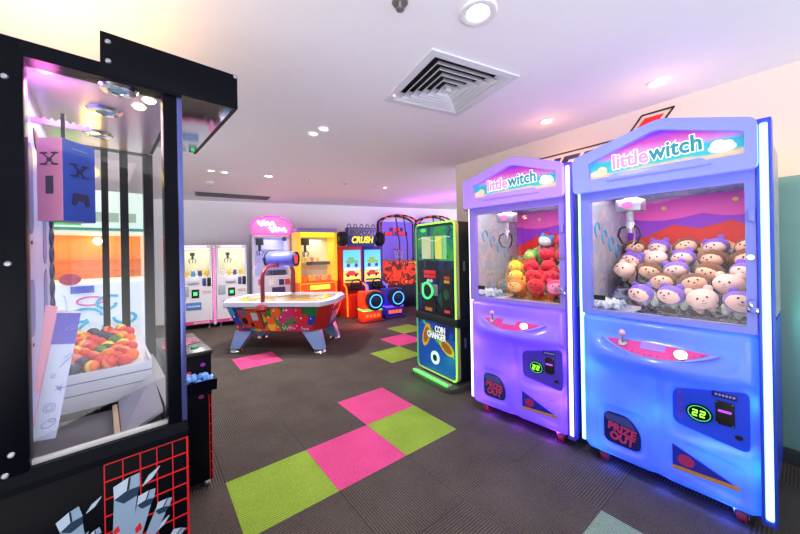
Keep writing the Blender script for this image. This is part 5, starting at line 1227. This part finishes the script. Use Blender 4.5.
def put_doll(kind, r, M, label, group):
    P = doll(kind, r)
    o = bpy.data.objects.new('plush_toy', None); COL.objects.link(o); o.empty_display_size = .05; o.matrix_world = M; tag(o, label, 'plush toy', group)
    def part(nm, me, loc=(0, 0, 0), ry=0, par=None):
        c = bpy.data.objects.new(nm, me); COL.objects.link(c); c.parent = par or o; c.location = loc; c.rotation_euler = (0, ry, 0); return c
    lean = rn_.uniform(1.25, 1.4); bd = part('body', P[0], (0, sin(lean)*.22*r, .22*r-cos(lean)*.22*r)); bd.rotation_euler = (lean, 0, 0); scf = part('scarf', P[7], (0, sin(lean)*.22*r, .22*r-cos(lean)*.22*r)); scf.rotation_euler = (lean, 0, 0); h = part('head', P[1]); part('face', P[2], par=h)
    for s in (-1, 1):
        if P[8] == 'round': part('ear', P[3], (s*.42*r, .05*r, .72*r), 0, h)
        else: part('ear', P[3], (s*.62*r, .02*r, .24*r), s*-.25, h)
        part('eye', P[4], (s*.20*r, -.62*r, .29*r), 0, h)
    part('nose', P[5], (0, -.66*r, .16*r), 0, h); part('mouth', P[6], par=h)
    return o
def fill(O, ang, kinds, r, seed, mname, group, rows):
    rn = random.Random(seed); B = Matrix.Translation((O[0], O[1], 0)) @ Matrix.Rotation(RAD(ang), 4, 'Z')
    for ri, (y, z, xs, step) in enumerate(rows):
        kk = kinds[ri % len(kinds)]; cnt = {}
        for c, x in enumerate(xs):
            k = kk[c % len(kk)]; cnt[k] = cnt.get(k, 0)+1
            M = B @ Matrix.Translation((x, y+rn.uniform(-.006, .006), z+rn.uniform(-.008, .008))) @ Euler((rn.uniform(-.25, .05), rn.uniform(-.34, .34), rn.uniform(-.5, .42))).to_matrix().to_4x4()
            put_doll(k, r, M, '%s %s plush toy from left in %s row of the %s claw machine' % (ORD[cnt[k]-1], k, ('front', 'second', 'third', 'fourth', 'rear')[ri], mname), group)
def sp(x0, x1, n): return [x0+(x1-x0)*i/(n-1) for i in range(n)]
# nearest row first: (y, height of the heads, x of each toy)
def rows_of(r, zs, xss, ys): return [(y, z-.22*r, xs, 0) for y, z, xs in zip(ys, zs, xss)]
YS = (.125, .255, .385, .515, .645)
RBL, RPU = .095, .093
ZB, ZP = (1.092, 1.158, 1.225, 1.295, 1.37), (1.085, 1.15, 1.23, 1.32, 1.45)
fill((1.195, 2.107), -52.5, [['lavender', 'lavender', 'cream', 'lavender'], ['brown', 'brown', 'cream'], ['cream', 'brown', 'lavender', 'brown', 'lavender'], ['lavender', 'cream', 'lavender', 'brown', 'brown'], ['brown', 'lavender', 'brown', 'lavender', 'brown']], RBL, 21, 'blue', 'plush toys in the blue claw machine',
     rows_of(RBL, ZB, ([.285, .425, .565, .695], [.36, .505, .645], [.11, .255, .40, .545, .69], [.12, .265, .41, .555, .697], [.10, .25, .40, .548, .695]), YS))
fill((.607, 2.757), -47.5, [['orange', 'red', 'pink'], ['yellow', 'red', 'red'], ['yellow', 'red', 'red', 'green'], ['green', 'red', 'red', 'red'], ['blue', 'red', 'red']], RPU, 33, 'purple', 'plush toys in the purple claw machine',
     rows_of(RPU, ZP, ([.345, .50, .655], [.27, .42, .57], [.20, .35, .495, .64], [.29, .43, .57, .69], [.36, .52, .67]), YS))
for O, ang, nm, r, zs in (((1.195, 2.107), -52.5, 'blue', RBL, ZB), ((.607, 2.757), -47.5, 'purple', RPU, ZP)):
    t = thing('display_step', 'stepped cloth covered tray under the plush toys of the %s claw machine' % nm, 'display step', (O[0], O[1], 0), ang)
    stm = artmat('tray_cloth_'+nm, [sr(40, 96, 56), sr(176, 184, 180), sr(122, 96, 166), sr(86, 60, 44), sr(60, 120, 70)] if nm == 'blue' else [sr(190, 30, 40), sr(60, 150, 150), sr(230, 150, 40), sr(150, 20, 60)], 16, rough=.9)
    for k, z in enumerate(zs):
        zt = max(.9775, z-1.34*r-.014)
        MB().box((.25, .25, .03, .03, .03)[k], .77, YS[k]-.012, YS[k]+.117, .9765, zt).build('tray_step', stm, t)
    m = MB(); rs = random.Random(2)
    for k in range(190):
        x, y = rs.uniform(.036, .182), rs.uniform(.05, .205)
        z = .9755+rs.uniform(.0155, .055)
        m.sph((x, y, z), (rs.uniform(.008, .014),)*3, 4)
    o = m.build('clear_stones', mat('clear_stones', sr(226, 232, 240), .15, spec=.8), t, 10); o['kind'] = 'stuff'
# ================================================================ camera, world, view
w = bpy.data.worlds.new('World'); S.world = w; w.use_nodes = True
nt = w.node_tree; bg = nt.nodes['Background']
tc = nt.nodes.new('ShaderNodeTexCoord'); sp = nt.nodes.new('ShaderNodeSeparateXYZ'); mr = nt.nodes.new('ShaderNodeMapRange'); cr = nt.nodes.new('ShaderNodeValToRGB')
nt.links.new(tc.outputs['Generated'], sp.inputs[0]); nt.links.new(sp.outputs['Z'], mr.inputs[0]); mr.inputs[1].default_value = -1; mr.inputs[2].default_value = 1
e = cr.color_ramp.elements; e[0].position = .40; e[0].color = (1, .985, 1, 1); e[1].position = .54; e[1].color = (.10, .10, .115, 1)  # surroundings made brighter below the horizon, added to lift the ceiling
nt.links.new(mr.outputs[0], cr.inputs[0]); nt.links.new(cr.outputs[0], bg.inputs[0]); bg.inputs[1].default_value = 3.8
cam = bpy.data.cameras.new('Camera'); co = bpy.data.objects.new('Camera', cam); COL.objects.link(co)
cam.sensor_width = 36; cam.lens = 320.826/800*36; cam.shift_y = (251.413-267)/800; cam.clip_start = .02
ROLL = -.018
co.matrix_world = Matrix.Translation((0, 0, 1.3755)) @ Matrix.Rotation(pi/2, 4, 'X') @ Matrix.Rotation(ROLL, 4, 'Z')
S.camera = co
S.view_settings.view_transform = 'Standard'; S.view_settings.look = 'None'; S.view_settings.exposure = 0; S.view_settings.gamma = 1; S.view_settings.use_curve_mapping = False
S.cycles.use_denoising = True; S.cycles.max_bounces = 10; S.cycles.transparent_max_bounces = 24; S.cycles.caustics_reflective = False; S.cycles.caustics_refractive = False
S.cycles.sample_clamp_indirect = 6
